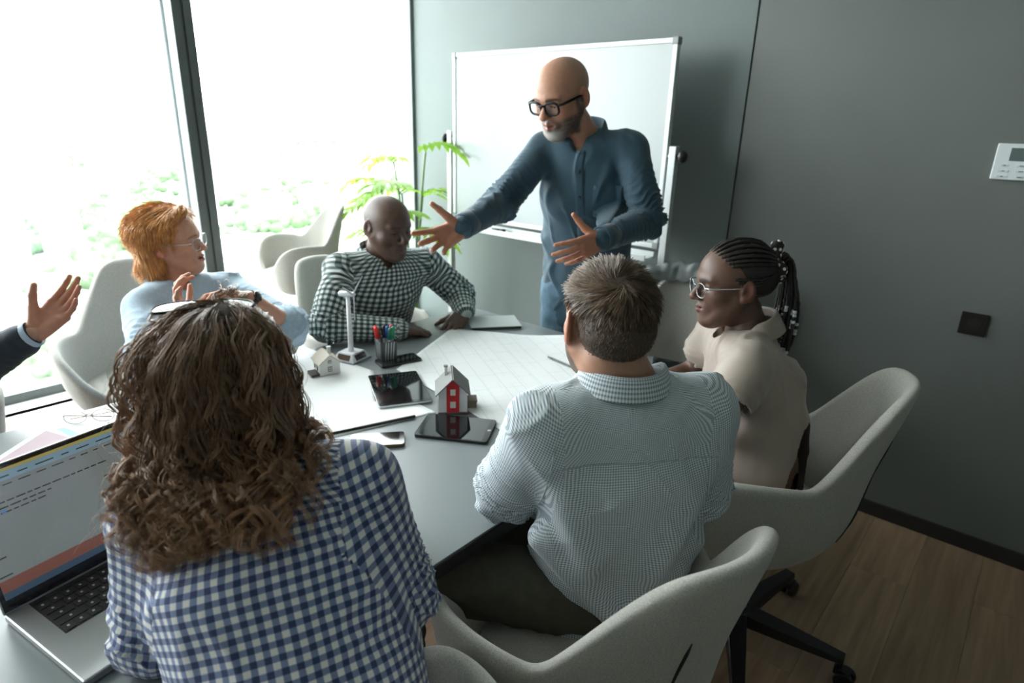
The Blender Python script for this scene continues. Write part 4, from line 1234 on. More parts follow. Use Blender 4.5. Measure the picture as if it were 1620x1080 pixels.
# ---------------------------------------------------------------- man seen from behind
def man_back():
    skin = (.46, .245, .165)
    J = dict(sL=W(.070, 1.05, 1.000), sR=W(.372, 1.115, 1.010), eL=W(-.002, 1.115, .822), wL=W(.16, 1.30, .80), eR=W(.412, 1.165, .80), wR=W(.30, 1.385, .805), nb=W(.212, 1.10, 1.085))
    hc = W(.180, 1.120, 1.180); J['hc'] = hc
    J['pel'] = W(.235, 1.165, .56); fwd = unit(P3(-.95, .30, 0)); legs(J, 0, 0, fwd)
    J['hL'] = W(.16, 1.09, .585); J['kL'] = W(-.25, 1.135, .600); J['aL'] = W(-.25, 1.13, .09); J['hR'] = W(.29, 1.25, .575); J['kR'] = W(-.10, 1.34, .60); J['aR'] = W(-.08, 1.35, .09)
    root = person('man with short brown hair in a pale micro-checked shirt, seen from behind', J['pel'])
    tr = [(W(.245, 1.17, .49), .178, .135), (W(.240, 1.155, .62), .168, .128), (W(.232, 1.135, .76), .168, .122), (W(.222, 1.105, .90), .182, .120), (W(.215, 1.098, .98), .158, .100)]
    A = head_axes(face_dir(-.22, .97), 4, 3)
    head = build_head(hc, A, 1.0, J['nb'], skin, (.36, .12, .1), (.10, .07, .05), dict(neck_r=.060, beard=((.10, .07, .05), (.10, .07, .05)), vox=.0026))
    VL, FL, _i = build_hand(J['wL'], W(.22, 1.40, .785) - J['wL'], P3(0, 0, -1), -1, [(.3, .3, .2)] * 4, (.4, .1), .05, 1.0, J['wL'] + unit(J['eL'] - J['wL']) * .1)
    VR, FR, _i = build_hand(J['wR'], W(.22, 1.47, .79) - J['wR'], P3(0, 0, -1), +1, [(.3, .3, .2)] * 4, (.4, .1), .05, 1.0, J['wR'] + unit(J['eR'] - J['wR']) * .1)
    cV, cF, _ = limb_core(J, tr, skin)
    body_obj(root, 'tan', [head, (VL, FL, skin), (VR, FR, skin), (cV, cF, skin)])
    m_ = gingham('micro_check_cloth', (.66, .70, .72), (.40, .46, .50), (.16, .20, .235), .0046, .44)
    U = unit(J['sL'] - J['sR']); fw = unit(np.cross([0, 0, 1.], U)) * -1
    if fw @ F0 < 0: fw = -fw
    bk = -fw
    def extra(F):
        f = lambda x, y, z: (J['sL'] + J['sR']) / 2 + U * x + bk * y + P3(0, 0, z - 1.005)
        for a, b, r, k in [((.150, .045, .95), (.085, .080, .74), .026, .05), ((-.150, .045, .93), (-.06, .085, .70), .024, .05), ((.165, .03, .78), (.02, .095, .60), .024, .05), ((-.160, .03, .72), (-.01, .095, .58), .022, .05)]:
            F.seg(f(*a), f(*b), r, r * .6, k)
        F.seg(J['pel'] - P3(0, 0, .10), J['pel'] + P3(0, 0, .05), (.200, .158), (.184, .140), .03, u=U)
    o, V, F = shirt_obj(root, J, dict(tr=tr, sl=(.073, .064, .054, .043), vox=.0052, wrinkle=.0070, yoke=.066, seed=41, extra=extra, trap=(.052, .046)), m_)
    build_collar('collar', root, m_, J['nb'] + P3(0, 0, -.010), P3(0, 0, 1) - fw * .02, U, fw, ra=.073, rb=.070, stand=.036, fall=.040, gap=20, drop=.024)
    # yoke seam and sleeve seams as stitched ridges
    cc = (J['sL'] + J['sR']) / 2; Uh = unit([U[0], U[1], 0]); bh = unit([bk[0], bk[1], 0])
    sm = mat('seam_thread', (.36, .40, .43), .9)
    G = np.array([conform(V, cc, Uh, bh, [x], [.948 + .014 * (1 - (x / .17) ** 2)], .0004)[0, 0] for x in np.linspace(-.165, .165, 44)])[:, None]; G = relax(G, 2)
    MB().tube(list(G[:, 0]), .0013, 5).build('yoke_seam', sm, root, smooth=True)
    for sx in (-1, 1):
        G = np.array([conform(V, cc, Uh, bh, [sx * x], [z], .0003)[0, 0] for x, z in zip(np.interp(np.linspace(0, 1, 26), [0, .35, 1], [.150, .162, .172]), np.linspace(1.045, .84, 26))])[:, None]; G = relax(G, 3)
        MB().tube(list(G[:, 0]), .0012, 5).build('sleeve_seam', sm, root, smooth=True)
    J['hL'] = J['hL'] + P3(0, 0, -.02) - U * .03; trousers(J, root, mat('olive_trousers', (.072, .068, .048), .85, noise=(40, .15)), r=(.086, .074, .058), waist=(.150, .115), seed=8)
    shoes(J, root, shoe_m, fwd)
    # short hair: undercut cap, then fibres swirling round the crown
    sc_m = mat('brown_hair', (.060, .040, .027), .6, noise=(160, .35))
    T = lambda x, y, z: hc + (x * A[0] + y * A[1] + z * A[2])
    pts = np.array([T(x, y, z) for x in (-.12, .12) for y in (-.15, .12) for z in (-.12, .16)]); F = Field(pts.min(0), pts.max(0), .0035)
    F.ell(T(0, -.014, .036), (.0765, .100, .086), A, .01); F.ell(T(0, .015, .052), (.066, .078, .058), A, .03)
    F.ell(T(0, -.055, -.005), (.066, .052, .050), A, .02)
    F.ell(T(0, .115, -.015), (.10, .07, .10), A, .01, '-'); F.ell(T(0, .0, -.125), (.10, .12, .075), A, .02, '-')
    for sx in (-1, 1): F.ell(T(sx * .082, .014, -.024), (.026, .040, .040), A, .01, '-')
    Vh, Fh = F.mesh(); Vh = smooth_mesh(Vh, Fh, 2); Nh = normals(Vh, Fh)
    hair = np_mesh('hair', Vh, Fh, sc_m, root); hair['label'] = 'short brown hair swirling at the crown'
    n_f = 12000; idx = rng.choice(len(Vh), n_f); Lc = (Vh[idx] - hc) @ A.T; Pn = Vh[idx] + rng.normal(size=(n_f, 3)) * .0015; Nn = Nh[idx]
    keep = (Nn * (Vh[idx] - T(0, -.01, .03))).sum(1) > .02; keep &= Lc[:, 2] > -.075
    Lc, Pn, Nn = Lc[keep], Pn[keep], Nn[keep]; n_f = len(Lc)
    crown = np.array([.016, -.078, .088])
    rel = Lc - crown; dist = np.linalg.norm(rel, axis=1, keepdims=True); rad_ = rel / (dist + 1e-6)
    n_loc = Nn @ A.T
    tan = np.cross(n_loc, rad_)
    flow = rad_ + tan * (.9 * np.exp(-dist / .035) + .25)
    # top sweeps forward and to the side, sides and nape lie down
    top = smoothstep(Lc[:, 2], .03, .075)[:, None]
    flow = flow * 1.0 + top * np.array([.25, .55, 0]) * smoothstep(Lc[:, 1], -.06, .0)[:, None] + (1 - top) * np.array([0, 0, -.8])
    flow -= n_loc * (flow * n_loc).sum(1, keepdims=True); flow /= np.linalg.norm(flow, axis=1, keepdims=True) + 1e-9
    ln = .004 + .022 * smoothstep(Lc[:, 2], .010, .065) ** 1.0
    lift = .06 + .15 * smoothstep(Lc[:, 2], .035, .085)
    cl = wave_noise(Lc * 1.0, .018, 77); 
    fl_w = flow @ A + .13 * np.stack([wave_noise(Lc, .022, 71), wave_noise(Lc, .022, 72), wave_noise(Lc, .022, 73)], 1) + .06 * rng.normal(size=(n_f, 3))
    nw = Nn; t_ = np.linspace(0, 1, 6)[None, :, None]
    ln = ln * (.8 + .5 * rng.random(n_f))
    paths = Pn[:, None, :] + ln[:, None, None] * (t_ * fl_w[:, None, :] + (t_ * lift[:, None, None] - .30 * t_ ** 2 * lift[:, None, None]) * nw[:, None, :] * (1 + .3 * cl[:, None, None]))
    hs = fibres('hair_strands', paths, np.where(Lc[:, 2] > .0, .00055, .00042), None, hair)
    tone = .55 + .75 * rng.random(n_f) + .25 * cl; grey = smoothstep(-Lc[:, 2], -.02, .05) * .25
    base = np.array([.150, .098, .062])[None] * tone[:, None] * (1 - grey[:, None]) + np.array([.30, .27, .24])[None] * grey[:, None]
    set_color(hs, np.repeat(base, 6 * 3, 0)); hs.data.materials.append(mat('brown_hair_strand', (.1, .07, .05), .38, attr='Col', spec=.45))
    finish(root)
man_back()

# ---------------------------------------------------------------- woman in the beige blouse
def woman_braids():
    skin = (.105, .052, .034)
    J = dict(sL=W(.615, 1.515, .950), sR=W(.625, 1.795, .965), eL=W(.515, 1.43, .80), wL=W(.405, 1.64, .79), eR=W(.585, 1.85, .806), wR=W(.455, 1.80, .792), nb=W(.660, 1.655, 1.030))
    hc = W(.592, 1.645, 1.142); J['hc'] = hc
    J['pel'] = W(.700, 1.60, .55); fwd = unit(P3(-.94, -.34, 0)); legs(J, 0, 0, fwd)
    root = person('woman with long beaded braids and silver glasses in a beige short-sleeved blouse, in profile', J['pel'])
    tr = [(W(.715, 1.60, .50), .165, .130), (W(.715, 1.605, .62), .150, .122), (W(.700, 1.615, .75), .146, .112), (W(.668, 1.635, .88), .150, .108), (W(.655, 1.65, .945), .120, .080)]
    A = head_axes(face_dir(-.995, -.10), 4, 0); s = .95
    head = build_head(hc, A, s, J['nb'], skin, (.16, .05, .045), (.015, .01, .008), dict(jaw=.92, nose=1.05, neck_r=.046, cheek=1.0))
    sk = np.array(skin)
    VR, FR, _i = build_hand(J['wR'], W(.36, 1.775, .77) - J['wR'], P3(0, 0, -1), +1, [(.3, .4, .3)] * 4, (.3, .1), .05, .92, J['eR'], fr=.036)
    VL, FL, _i = build_hand(J['wL'], W(.33, 1.70, .775) - J['wL'], P3(0, 0, -1), -1, [(.3, .4, .3)] * 4, (.3, .1), .05, .92, J['eL'], fr=.036)
    cV, cF, _ = limb_core(J, tr, skin)
    body_obj(root, 'dark', [head, (VL, FL, sk), (VR, FR, sk), (cV, cF, sk)])
    m_ = mat('beige_blouse', (.32, .26, .22), .55, noise=(6, .06), bump=(300, .1, .0006), sheen=.3)
    U = unit(J['sL'] - J['sR']); fw = face_dir(-.995, -.1)
    def extra(F):
        F.seg(J['pel'] - P3(0, 0, .09), J['pel'] + P3(0, 0, .06), (.180, .160), (.160, .136), .03, u=U)
        F.seg(W(.765, 1.60, .74), W(.800, 1.60, .50), .070, .080, .06)
        F.seg(W(.765, 1.68, .74), W(.800, 1.70, .50), .060, .070, .06)
        F.seg(J['sL'], J['sL'] + (J['eL'] - J['sL']) * .40, .058, .064, .025)
        F.seg(J['sR'], J['sR'] + (J['eR'] - J['sR']) * .46, .060, .064, .025)
        for a, b, r, k in [((.70, 1.555, .93), (.72, 1.54, .62), .030, .06), ((.76, 1.56, .90), (.79, 1.56, .60), .030, .06)]:
            F.seg(W(*a), W(*b), r, r, k)
        for S, E_ in (('sL', 'eL'), ('sR', 'eR')):
            d = unit(J[E_] - J[S]); q = J[S] + (J[E_] - J[S]) * (.44 if S == 'sL' else .62)
            F.seg(q + d * .062, q + d * .16, .075, .075, 0, '-'); F.seg(q - d * .04, q + d * .03, .050, .056, 0, '-')
    dL = unit(J['eL'] - J['sL']); dR = unit(J['eR'] - J['sR'])
    shirt_obj(root, J, dict(tr=tr, sl=(.060, .060, .05, .04), vox=.006, wrinkle=.007, yoke=.052, seed=51, sleeve_to=.22, extra=extra, trap=(.038, .036)), m_, name='blouse')
    build_collar('collar', root, m_, J['nb'] + P3(0, 0, -.006), P3(0, 0, 1) + fw * .32, U, fw, ra=.062, rb=.070, stand=.024, fall=.050, gap=26, drop=.034, point=.045)
    trousers(J, root, mat('black_trousers', (.015, .014, .014), .85))
    shoes(J, root, shoe_m, fwd)
    glasses(hc, A, s, root, mat('silver_frame', (.55, .56, .58), .25, metal=.9), wide=.031, hw=.0240, hh=.0205, fr=.0010, y=.107, z=-.003, shape=2.2, temple_r=.0019)
    eyes(hc, A, s, root, (.03, .018, .012), look=(0, -.1))
    T = lambda x, y, z: hc + s * (x * A[0] + y * A[1] + z * A[2])
    hm = mat('black_hair', (.012, .009, .008), .42, spec=.4, noise=(120, .3))
    pts = np.array([T(x, y, z) for x in (-.13, .13) for y in (-.17, .13) for z in (-.12, .16)]); F = Field(pts.min(0), pts.max(0), .0035)
    F.ell(T(0, -.020, .042), tuple(v * s for v in (.079, .100, .086)), A, .01); F.ell(T(0, -.085, .015), tuple(v * s for v in (.050, .045, .055)), A, .03)
    F.ell(T(0, .130, -.018), tuple(v * s for v in (.12, .082, .118)), A, .01, '-'); F.ell(T(0, .0, -.115), tuple(v * s for v in (.10, .12, .070)), A, .02, '-')
    for sx in (-1, 1): F.ell(T(sx * .085, .010, -.033), tuple(v * s for v in (.028, .034, .036)), A, .01, '-')
    V, Fc = F.mesh(); V = smooth_mesh(V, Fc, 2); hair = np_mesh('hair', V, Fc, hm, root); hair['label'] = 'black cornrows tied into a ponytail'
    # cornrows: twisted rows from the hairline to the tie
    tie = np.array([0, -.118, .040]); rows = MB()
    for k in range(19):
        a = math.radians(-100 + 200 * k / 18); st_ = np.array([.076 * math.sin(a), .068 - .055 * (1 - math.cos(a)) * .9, .052 + .046 * math.cos(a) - .03 * (abs(a) > 1.3)])
        pth = []
        for t in np.linspace(0, 1, 26):
            q = st_ * (1 - t) + tie * t; cc = np.array([0, -.020, .042]); dv = q - cc; e_ = np.sqrt((dv[0] / .0805) ** 2 + (dv[1] / .1015) ** 2 + (dv[2] / .0875) ** 2)
            if e_ > 1e-6: q2 = cc + dv / e_ 
            w_ = smoothstep(np.array([t]), .80, 1.0)[0]; q2 = q2 * (1 - w_) + q * w_
            pth.append(T(*q2))
        rows.tube(pth, [(.0056 + .0015 * math.sin(i * 2.4)) * s * (.4 if i == 0 else 1) for i in range(26)], 6)
    rows.build('cornrows', mat('black_braid', (.016, .012, .010), .4, spec=.4), hair, smooth=True)
    # scrunchie, dark with white dots
    tw = T(*tie); ax = unit(-A[1] * .9 + A[2] * .25)
    Fd = Field(tw - .09, tw + .09, .003)
    e1 = unit(np.cross(ax, A[0])); e2 = A[0]
    for k in range(12):
        a = 2 * PI * k / 12; p_ = tw + ax * .006 * math.sin(k * 2.3) + (.026 + .004 * (k % 2)) * (math.cos(a) * e1 + math.sin(a) * e2); Fd.ell(p_, .0155 + .003 * (k % 3 == 0), None, .008)
    Fd.seg(tw + A[2] * .03, tw + A[2] * .062 - A[1] * .006, (.012, .02), (.018, .013), .006, u=A[1])
    Fd.seg(tw - A[2] * .03, tw - A[2] * .052 + A[1] * .012, .014, .011, .006)
    Vs, Fs = Fd.mesh(); Vs = smooth_mesh(Vs, Fs, 1); Ns = normals(Vs, Fs)
    scm = mat('scrunchie_black', (.02, .015, .014), .8); sc_ = np_mesh('scrunchie', Vs, Fs, scm, root)
    md = MB(); got = []
    for i in rng.permutation(len(Vs)):
        if all(np.linalg.norm(Vs[i] - g) > .0135 for g in got):
            got.append(Vs[i]); md.lathe([(.0046, -.001), (.0046, .0006), (.0028, .0012)], c=Vs[i], n=8, axis=Ns[i])
        if len(got) > 70: break
    md.build('dot_print', mat('dot_white', (.75, .72, .66), .8), sc_, smooth=True)
    # ponytail of thin braids with beads
    br = MB(); bd1 = MB(); bd2 = MB()
    nB = 64; g0 = tw + ax * .018
    for k in range(nB):
        a = rng.random() * 2 * PI; rr = math.sqrt(rng.random()); off = rr * (math.cos(a) * e1 + math.sin(a) * e2)
        L_ = .24 + .09 * rng.random(); p_ = g0 + off * .016
        side = off; n_ = 30; pth = []
        v = unit(ax + off * .25 + P3(0, 0, .10)) ; pos = p_.copy()
        endo = off * P3(1, 1, .3) * .056
        for i in range(n_):
            t = i / (n_ - 1)
            arch = ax * (.034 * (1 - math.exp(-t * 7))) + P3(0, 0, .020 * math.sin(min(1, t * 5) * PI) - L_ * max(0, t - .06))
            swing = endo * (1 - math.exp(-t * 4)) + side * .012 * math.sin(t * 5 + k) * t - A[1] * .0 * t + A[1] * -.028 * t * (1 - t) * 2
            pth.append(g0 + off * .014 + arch + swing)
        br.tube(pth, [(.0042 + .0009 * math.sin(i * 2.5 + k)) * (1 if i < n_ - 2 else .6) for i in range(n_)], 5)
        i0 = int(n_ * (.48 + .42 * rng.random()))
        for q in range(rng.integers(2, 5)):
            i_ = min(n_ - 2, i0 + q); c0 = pth[i_]; d_ = unit(pth[i_ + 1] - pth[i_])
            (bd1 if (k * 7 + q) % 5 else bd2).lathe([(.0036, -.0042), (.0052, -.0030), (.0052, .0030), (.0036, .0042)], c=c0, n=8, axis=d_)
        for q in range(3):
            c0 = pth[-2] + P3(0, 0, -.009 * q); (bd1 if (k + q) % 3 else bd2).lathe([(.0034, -.0042), (.0050, -.0028), (.0050, .0028), (.0034, .0042)], c=c0, n=8)
    pt = br.build('ponytail', mat('black_braid', (.016, .012, .010), .4), root, smooth=True); pt['label'] = 'ponytail of thin black braids'
    bd1.build('clear_beads', mat('bead_white', (.62, .66, .70), .18, spec=.6), pt, smooth=True); bd2.build('black_beads', mat('bead_black', (.015, .015, .016), .12), pt, smooth=True)
    finish(root)
woman_braids()

# ---------------------------------------------------------------- person in the dark suit, only a hand and forearm in view
def suit_person():
    skin = (.50, .28, .20)
    J = dict(sL=P3(-2.27, .14, 1.02), sR=P3(-2.30, -.22, 1.02), eL=W(-1.52, 1.555, .835), wL=W(-1.318, 1.615, .958), eR=P3(-2.13, -.30, .81), wR=P3(-1.93, -.16, .79), nb=P3(-2.30, -.04, 1.09))
    hc = P3(-2.27, -.04, 1.22); J['hc'] = hc
    J['pel'] = P3(-2.42, -.04, .54); fwd = P3(1, 0, 0); legs(J, 0, 0, fwd)
    root = person('person in a dark navy suit at the left edge, one open hand raised', J['pel'])
    tr = [(J['pel'] - P3(0, 0, .04), .175, .13), (P3(-2.41, -.04, .66), .165, .125), (P3(-2.37, -.04, .80), .17, .125), (P3(-2.31, -.04, .94), .18, .12), (P3(-2.29, -.04, 1.0), .15, .10)]
    A = head_axes(P3(1, .3, 0), 5, 0)
    head = build_head(hc, A, 1.0, J['nb'], skin, (.36, .12, .1), (.08, .05, .03), dict(vox=.006))
    VL, FL, _i = build_hand(J['wL'], W(-1.215, 1.735, 1.085) - J['wL'], W(.35, -.75, .55), -1, [(.15, .28, .15), (.22, .30, .2), (.34, .34, .2), (.45, .38, .2)], (.45, .15), .03, 1.0, J['wL'] + unit(J['eL'] - J['wL']) * .1)
    VR, FR, _i = build_hand(J['wR'], P3(.9, .4, -.15), P3(0, 0, -1), +1, [(.3, .3, .2)] * 4, (.4, .1), .05, 1.0, J['wR'] + unit(J['eR'] - J['wR']) * .1)
    cV, cF, _ = limb_core(J, tr, skin)
    body_obj(root, 'fair', [head, (VL, FL, np.array(skin) * P3(1.05, .85, .8)), (VR, FR, skin), (cV, cF, skin)])
    m_ = mat('navy_suit', (.018, .028, .045), .8, noise=(300, .15), bump=(300, .2, .001), sheen=.2)
    J2 = dict(J); 
    for s in 'LR': J2['w' + s] = J['w' + s] + unit(J['e' + s] - J['w' + s]) * .045
    shirt_obj(root, J2, dict(tr=tr, sl=(.075, .066, .058, .047), vox=.007, wrinkle=.006, yoke=.068, seed=61), m_, name='jacket')
    for s in 'LR':
        d = unit(J['w' + s] - J['e' + s])
        MB().lathe([(.028, -.080), (.036, -.080), (.0375, -.006), (.0365, -.002), (.0335, -.004), (.030, -.05)], c=J['w' + s], n=28, axis=d).build('shirt_cuff', mat('cuff_blue', (.46, .56, .68), .8), root, smooth=True)
    F = Field(hc - .16, hc + .17, .005); T = lambda x, y, z: hc + (x * A[0] + y * A[1] + z * A[2])
    F.ell(T(0, -.014, .040), (.080, .104, .090), A, .01); F.ell(T(0, .118, -.012), (.11, .07, .105), A, .01, '-'); F.ell(T(0, .0, -.120), (.10, .12, .075), A, .02, '-')
    for sx in (-1, 1): F.ell(T(sx * .083, .010, -.030), (.026, .038, .038), A, .01, '-')
    V, Fc = F.mesh(); np_mesh('hair', smooth_mesh(V, Fc, 2), Fc, mat('dark_hair_cap', (.035, .022, .015), .6, noise=(160, .3), bump=(260, .5, .002)), root)
    U = unit(J['sL'] - J['sR'])
    build_collar('collar', root, mat('cuff_blue', (.46, .56, .68), .8), J['nb'] + P3(0, 0, -.01), P3(0, 0, 1), U, fwd, gap=20, drop=.02)
    trousers(J, root, m_); shoes(J, root, shoe_m, fwd); eyes(hc, A, 1.0, root)
    finish(root)
suit_person()
# ---------------------------------------------------------------- curly-haired woman in the foreground
def woman_curly():
    skin = (.55, .30, .21)
    J = dict(sL=W(-.495, .760, .985), sR=W(-.232, .812, 1.005), eL=W(-.515, .735, .800), wL=W(-.36, .93, .79), eR=W(-.172, .800, .822), wR=W(-.235, 1.02, .795), nb=W(-.382, .805, 1.050))
    hc = W(-.418, .868, 1.150); J['hc'] = hc
    J['pel'] = W(-.200, .560, .55); fwd = unit(P3(-1, .02, 0)); legs(J, 0, 0, fwd)
    root = person('woman with long curly brown hair in a blue and white gingham shirt, seen from behind', J['pel'])
    tr = [(W(-.200, .560, .50), .170, .130), (W(-.225, .595, .62), .158, .120), (W(-.275, .660, .76), .160, .115), (W(-.330, .745, .90), .172, .115), (W(-.350, .785, .97), .148, .095)]
    A = head_axes(face_dir(.18, .98), 9, 0); s = .97
    head = build_head(hc, A, s, J['nb'], skin, (.42, .15, .13), (.09, .055, .035), dict(jaw=.92, nose=.9, neck_r=.048))
    VL, FL, _i = build_hand(J['wL'], W(-.32, 1.03, .775) - J['wL'], P3(0, 0, -1), -1, [(.3, .3, .2)] * 4, (.4, .1), .05, .93, J['wL'] + unit(J['eL'] - J['wL']) * .1)
    VR, FR, _i = build_hand(J['wR'], W(-.30, 1.10, .775) - J['wR'], P3(0, 0, -1), +1, [(.3, .3, .2)] * 4, (.4, .1), .05, .93, J['wR'] + unit(J['eR'] - J['wR']) * .1)
    cV, cF, _ = limb_core(J, tr, skin)
    body_obj(root, 'fair', [head, (VL, FL, skin), (VR, FR, skin), (cV, cF, skin)])
    m_ = gingham('blue_gingham_cloth', (.66, .65, .63), (.16, .20, .34), (.022, .038, .110), .0168, .50)
    U = unit(J['sL'] - J['sR']); fw = unit(np.cross(U, [0, 0, 1.])); fw = fw if fw @ F0 > 0 else -fw; bk = -fw
    def extra(F):
        F.seg(W(-.35, .765, .93), W(-.27, .63, .72), (.15, .10), (.14, .10), .05, u=U)
    _o, SV, SF = shirt_obj(root, J, dict(tr=tr, sl=(.069, .062, .050, .042), vox=.0052, wrinkle=.0055, yoke=.062, seed=71, extra=extra), m_)
    build_collar('collar', root, m_, J['nb'] + P3(0, 0, -.014), P3(0, 0, 1) + F0 * .25, U, fw, ra=.064, rb=.066, stand=.030, fall=.042, gap=26, drop=.02)
    trousers(J, root, mat('black_trousers', (.015, .014, .014), .85)); shoes(J, root, shoe_m, fwd)
    eyes(hc, A, s, root)
    T = lambda x, y, z: hc + s * (x * A[0] + y * A[1] + z * A[2])
    # under-volume
    hm = mat('curly_hair_base', (.035, .021, .013), .8, noise=(60, .4))
    down = P3(0, 0, -1)
    pts = np.array([hc - .26, hc + .2]); F = Field(hc - P3(.22, .22, .33), hc + P3(.22, .22, .17), .006)
    F.ell(T(0, -.020, .042), tuple(v * s for v in (.082, .103, .089)), A, .01)
    bkd = unit(-F0 * .55 + P3(0, 0, -1) * .9)
    c1 = hc - F0 * .050 + P3(0, 0, -.035); 
    F.ell(c1, (.092, .072, .085), np.array([U, fw, P3(0, 0, 1)]), .04)
    F.ell(hc - F0 * .070 + R0 * .008 + P3(0, 0, -.085), (.085, .045, .050), np.array([U, fw, P3(0, 0, 1)]), .05)
    F.ell(T(0, .120, .0), tuple(v * s for v in (.10, .088, .13)), A, .01, '-')
    V, Fc = F.mesh(); V = smooth_mesh(V, Fc, 2)
    hair = np_mesh('hair', V, Fc, hm, root); hair['label'] = 'long curly brown hair'
    from mathutils.kdtree import KDTree
    SN = normals(SV, SF); selv = np.where(SV[:, 2] > .86)[0]; kd = KDTree(len(selv))
    for i_, q_ in enumerate(selv): kd.insert(SV[q_], i_)
    kd.balance()
    # curls: locks of fibres that leave the scalp, fall over the volume and coil towards the ends
    r = np.random.default_rng(12)
    m_pts = 38
    allp = []; cols = []; rads = []
    nl = 480
    hcen = T(0, -.02, .035)
    for k in range(nl):
        # root on the scalp
        while True:
            th = r.uniform(-1, 1); ph = r.uniform(0, 2 * PI); q = math.sqrt(1 - th * th)
            d = np.array([q * math.cos(ph), q * math.sin(ph), th])
            Lr = np.array([0, -.020, .040]) + d * np.array([.080, .101, .087])
            if Lr[1] > .022: continue
            if Lr[1] > .0 and Lr[2] < .070: continue
            if Lr[2] < -.035: continue
            if Lr[1] > .0 and Lr[2] < .0: continue
            break
        p0 = T(*Lr); n0 = unit(d @ A)
        out = unit(p0 - hcen); outh = unit(out * P3(1, 1, 0) + 1e-6)
        zend = r.uniform(.965, 1.03); length = min(.42, max(.18, (p0[2] - zend) + .11))
        # guide path: leave along the scalp, fall with gravity, kept outside the head volume
        g = [p0]; v = unit(n0 * .30 + P3(0, 0, -.60) - F0 * .10)
        front = smoothstep(np.array(Lr[1]), -.04, .03) * smoothstep(np.array(Lr[2]), .05, .10)
        v = unit(v * (1 - front) + front * (-A[1] * 1.1 + A[0] * np.sign(Lr[0]) * .45 + A[2] * .05))
        step = length / (m_pts - 1); pos = p0.copy()
        tgt_out = r.uniform(.0, 1.0)
        for i in range(m_pts - 1):
            t = i / (m_pts - 1)
            v = unit(v + P3(0, 0, -1) * .17 * (1 - .8 * front * (t < .3)) + outh * .030 * (tgt_out - .2) * (1 - front * (t < .3)))
            ze_ = zend + 1.8 * ((pos - hc) @ R0 - .035) ** 2
            if pos[2] < ze_ and i > 12: break
            pos = pos + v * step
            # push out of an inflated head ellipsoid and body
            L_ = ((pos - hc) @ A.T) / s; dv = L_ - np.array([0, -.020, .030]); rr = np.array([.084, .104, .092]) * (1 + .42 * t * tgt_out + .08 * tgt_out)
            e_ = math.sqrt(((dv / rr) ** 2).sum())
            if e_ < 1: pos = T(*(np.array([0, -.020, .030]) + dv / e_))
            # rest on the shirt
            if pos[2] < 1.09:
                co_, ix_, ds_ = kd.find(pos); q_ = selv[ix_]; dn_ = (pos - SV[q_]) @ SN[q_]; need = .012 + .010 * tgt_out
                if dn_ < need: pos = pos + SN[q_] * (need - dn_); v = unit(v - SN[q_] * min(0, v @ SN[q_]) + P3(0, 0, -.35) - F0 * .10 - R0 * (v @ R0) * .3)
            q_f = max(0, -(pos - hc) @ F0) / .2; lo_ = (pos - hc) @ R0; Lm = -(.112 + .040 * tgt_out) + .055 * q_f; Rm = .115 + .045 * tgt_out + .02 * q_f
            if lo_ < Lm: pos = pos - R0 * (lo_ - Lm) * .7; v = unit(v - R0 * min(0, v @ R0) * .9)
            if lo_ > Rm: pos = pos - R0 * (lo_ - Rm) * .7; v = unit(v - R0 * max(0, v @ R0) * .9)
            fo_ = (pos - hc) @ F0
            if fo_ < -.20: pos = pos - F0 * (fo_ + .20) * .6; v = unit(v - F0 * min(0, v @ F0))
            g.append(pos.copy())
        g = np.array(g); sl_ = np.concatenate([[0], np.cumsum(np.linalg.norm(np.diff(g, axis=0), axis=1))]); length = sl_[-1]
        g = np.stack([np.interp(np.linspace(0, length, m_pts), sl_, g[:, c_]) for c_ in range(3)], 1)
        for _ in range(3): g[1:-1] = (g[:-2] + g[2:] + 2 * g[1:-1]) / 4
        Tn = np.gradient(g, axis=0); Tn /= np.linalg.norm(Tn, axis=1, keepdims=True)
        e1 = np.cross(Tn, bk + .3 * U); e1 /= np.linalg.norm(e1, axis=1, keepdims=True) + 1e-9; e2 = np.cross(Tn, e1)
        t = np.linspace(0, 1, m_pts)
        tight = r.random() < .22; turns = (r.uniform(5.0, 7.5) if tight else r.uniform(2.6, 4.2)) * length / .25; ph0 = r.uniform(0, 2 * PI); hand = r.choice([-1, 1])
        amp = (.0035 + (.0085 if tight else .0070) * smoothstep(t, .25, .80) * r.uniform(.6, 1.45)) * smoothstep(t, .0, .15)
        phs = ph0 + hand * 2 * PI * turns * (t ** 1.25)
        coil = g + (amp * np.cos(phs))[:, None] * e1 + (amp * np.sin(phs))[:, None] * e2
        tone = r.uniform(.6, 1.35)
        nf = 11
        for f in range(nf):
            a = r.uniform(0, 2 * PI); w_ = r.uniform(.2, 1) ** .5
            wid = (.0064 * (1 - .58 * smoothstep(t, .25, .8))) * w_ + .0010
            fz = .0007 * np.cumsum(r.normal(size=(m_pts, 3)) * .35, 0) * t[:, None]
            dph = r.normal() * .10
            c_ = g + (amp * np.cos(phs + dph))[:, None] * e1 + (amp * np.sin(phs + dph))[:, None] * e2
            allp.append(c_ + (wid * math.cos(a))[:, None] * e1 + (wid * math.sin(a))[:, None] * e2 + fz); 
            cols.append(tone * r.uniform(.8, 1.2)); rads.append(.00062)
    # flyaways
    idx = r.choice(len(allp), 420)
    for i in idx:
        p = allp[i].copy(); t = np.linspace(0, 1, m_pts)[:, None]; o_ = unit(p[m_pts // 2] - hcen)
        p = p + o_ * r.uniform(.006, .030) * t + r.normal(size=3) * .010 * t ** 1.5; allp.append(p); cols.append(1.3); rads.append(.00026)
    allp = np.array(allp); n_ = len(allp)
    hs = fibres('curls', allp, np.array(rads), None, hair)
    tt = np.linspace(0, 1, m_pts)
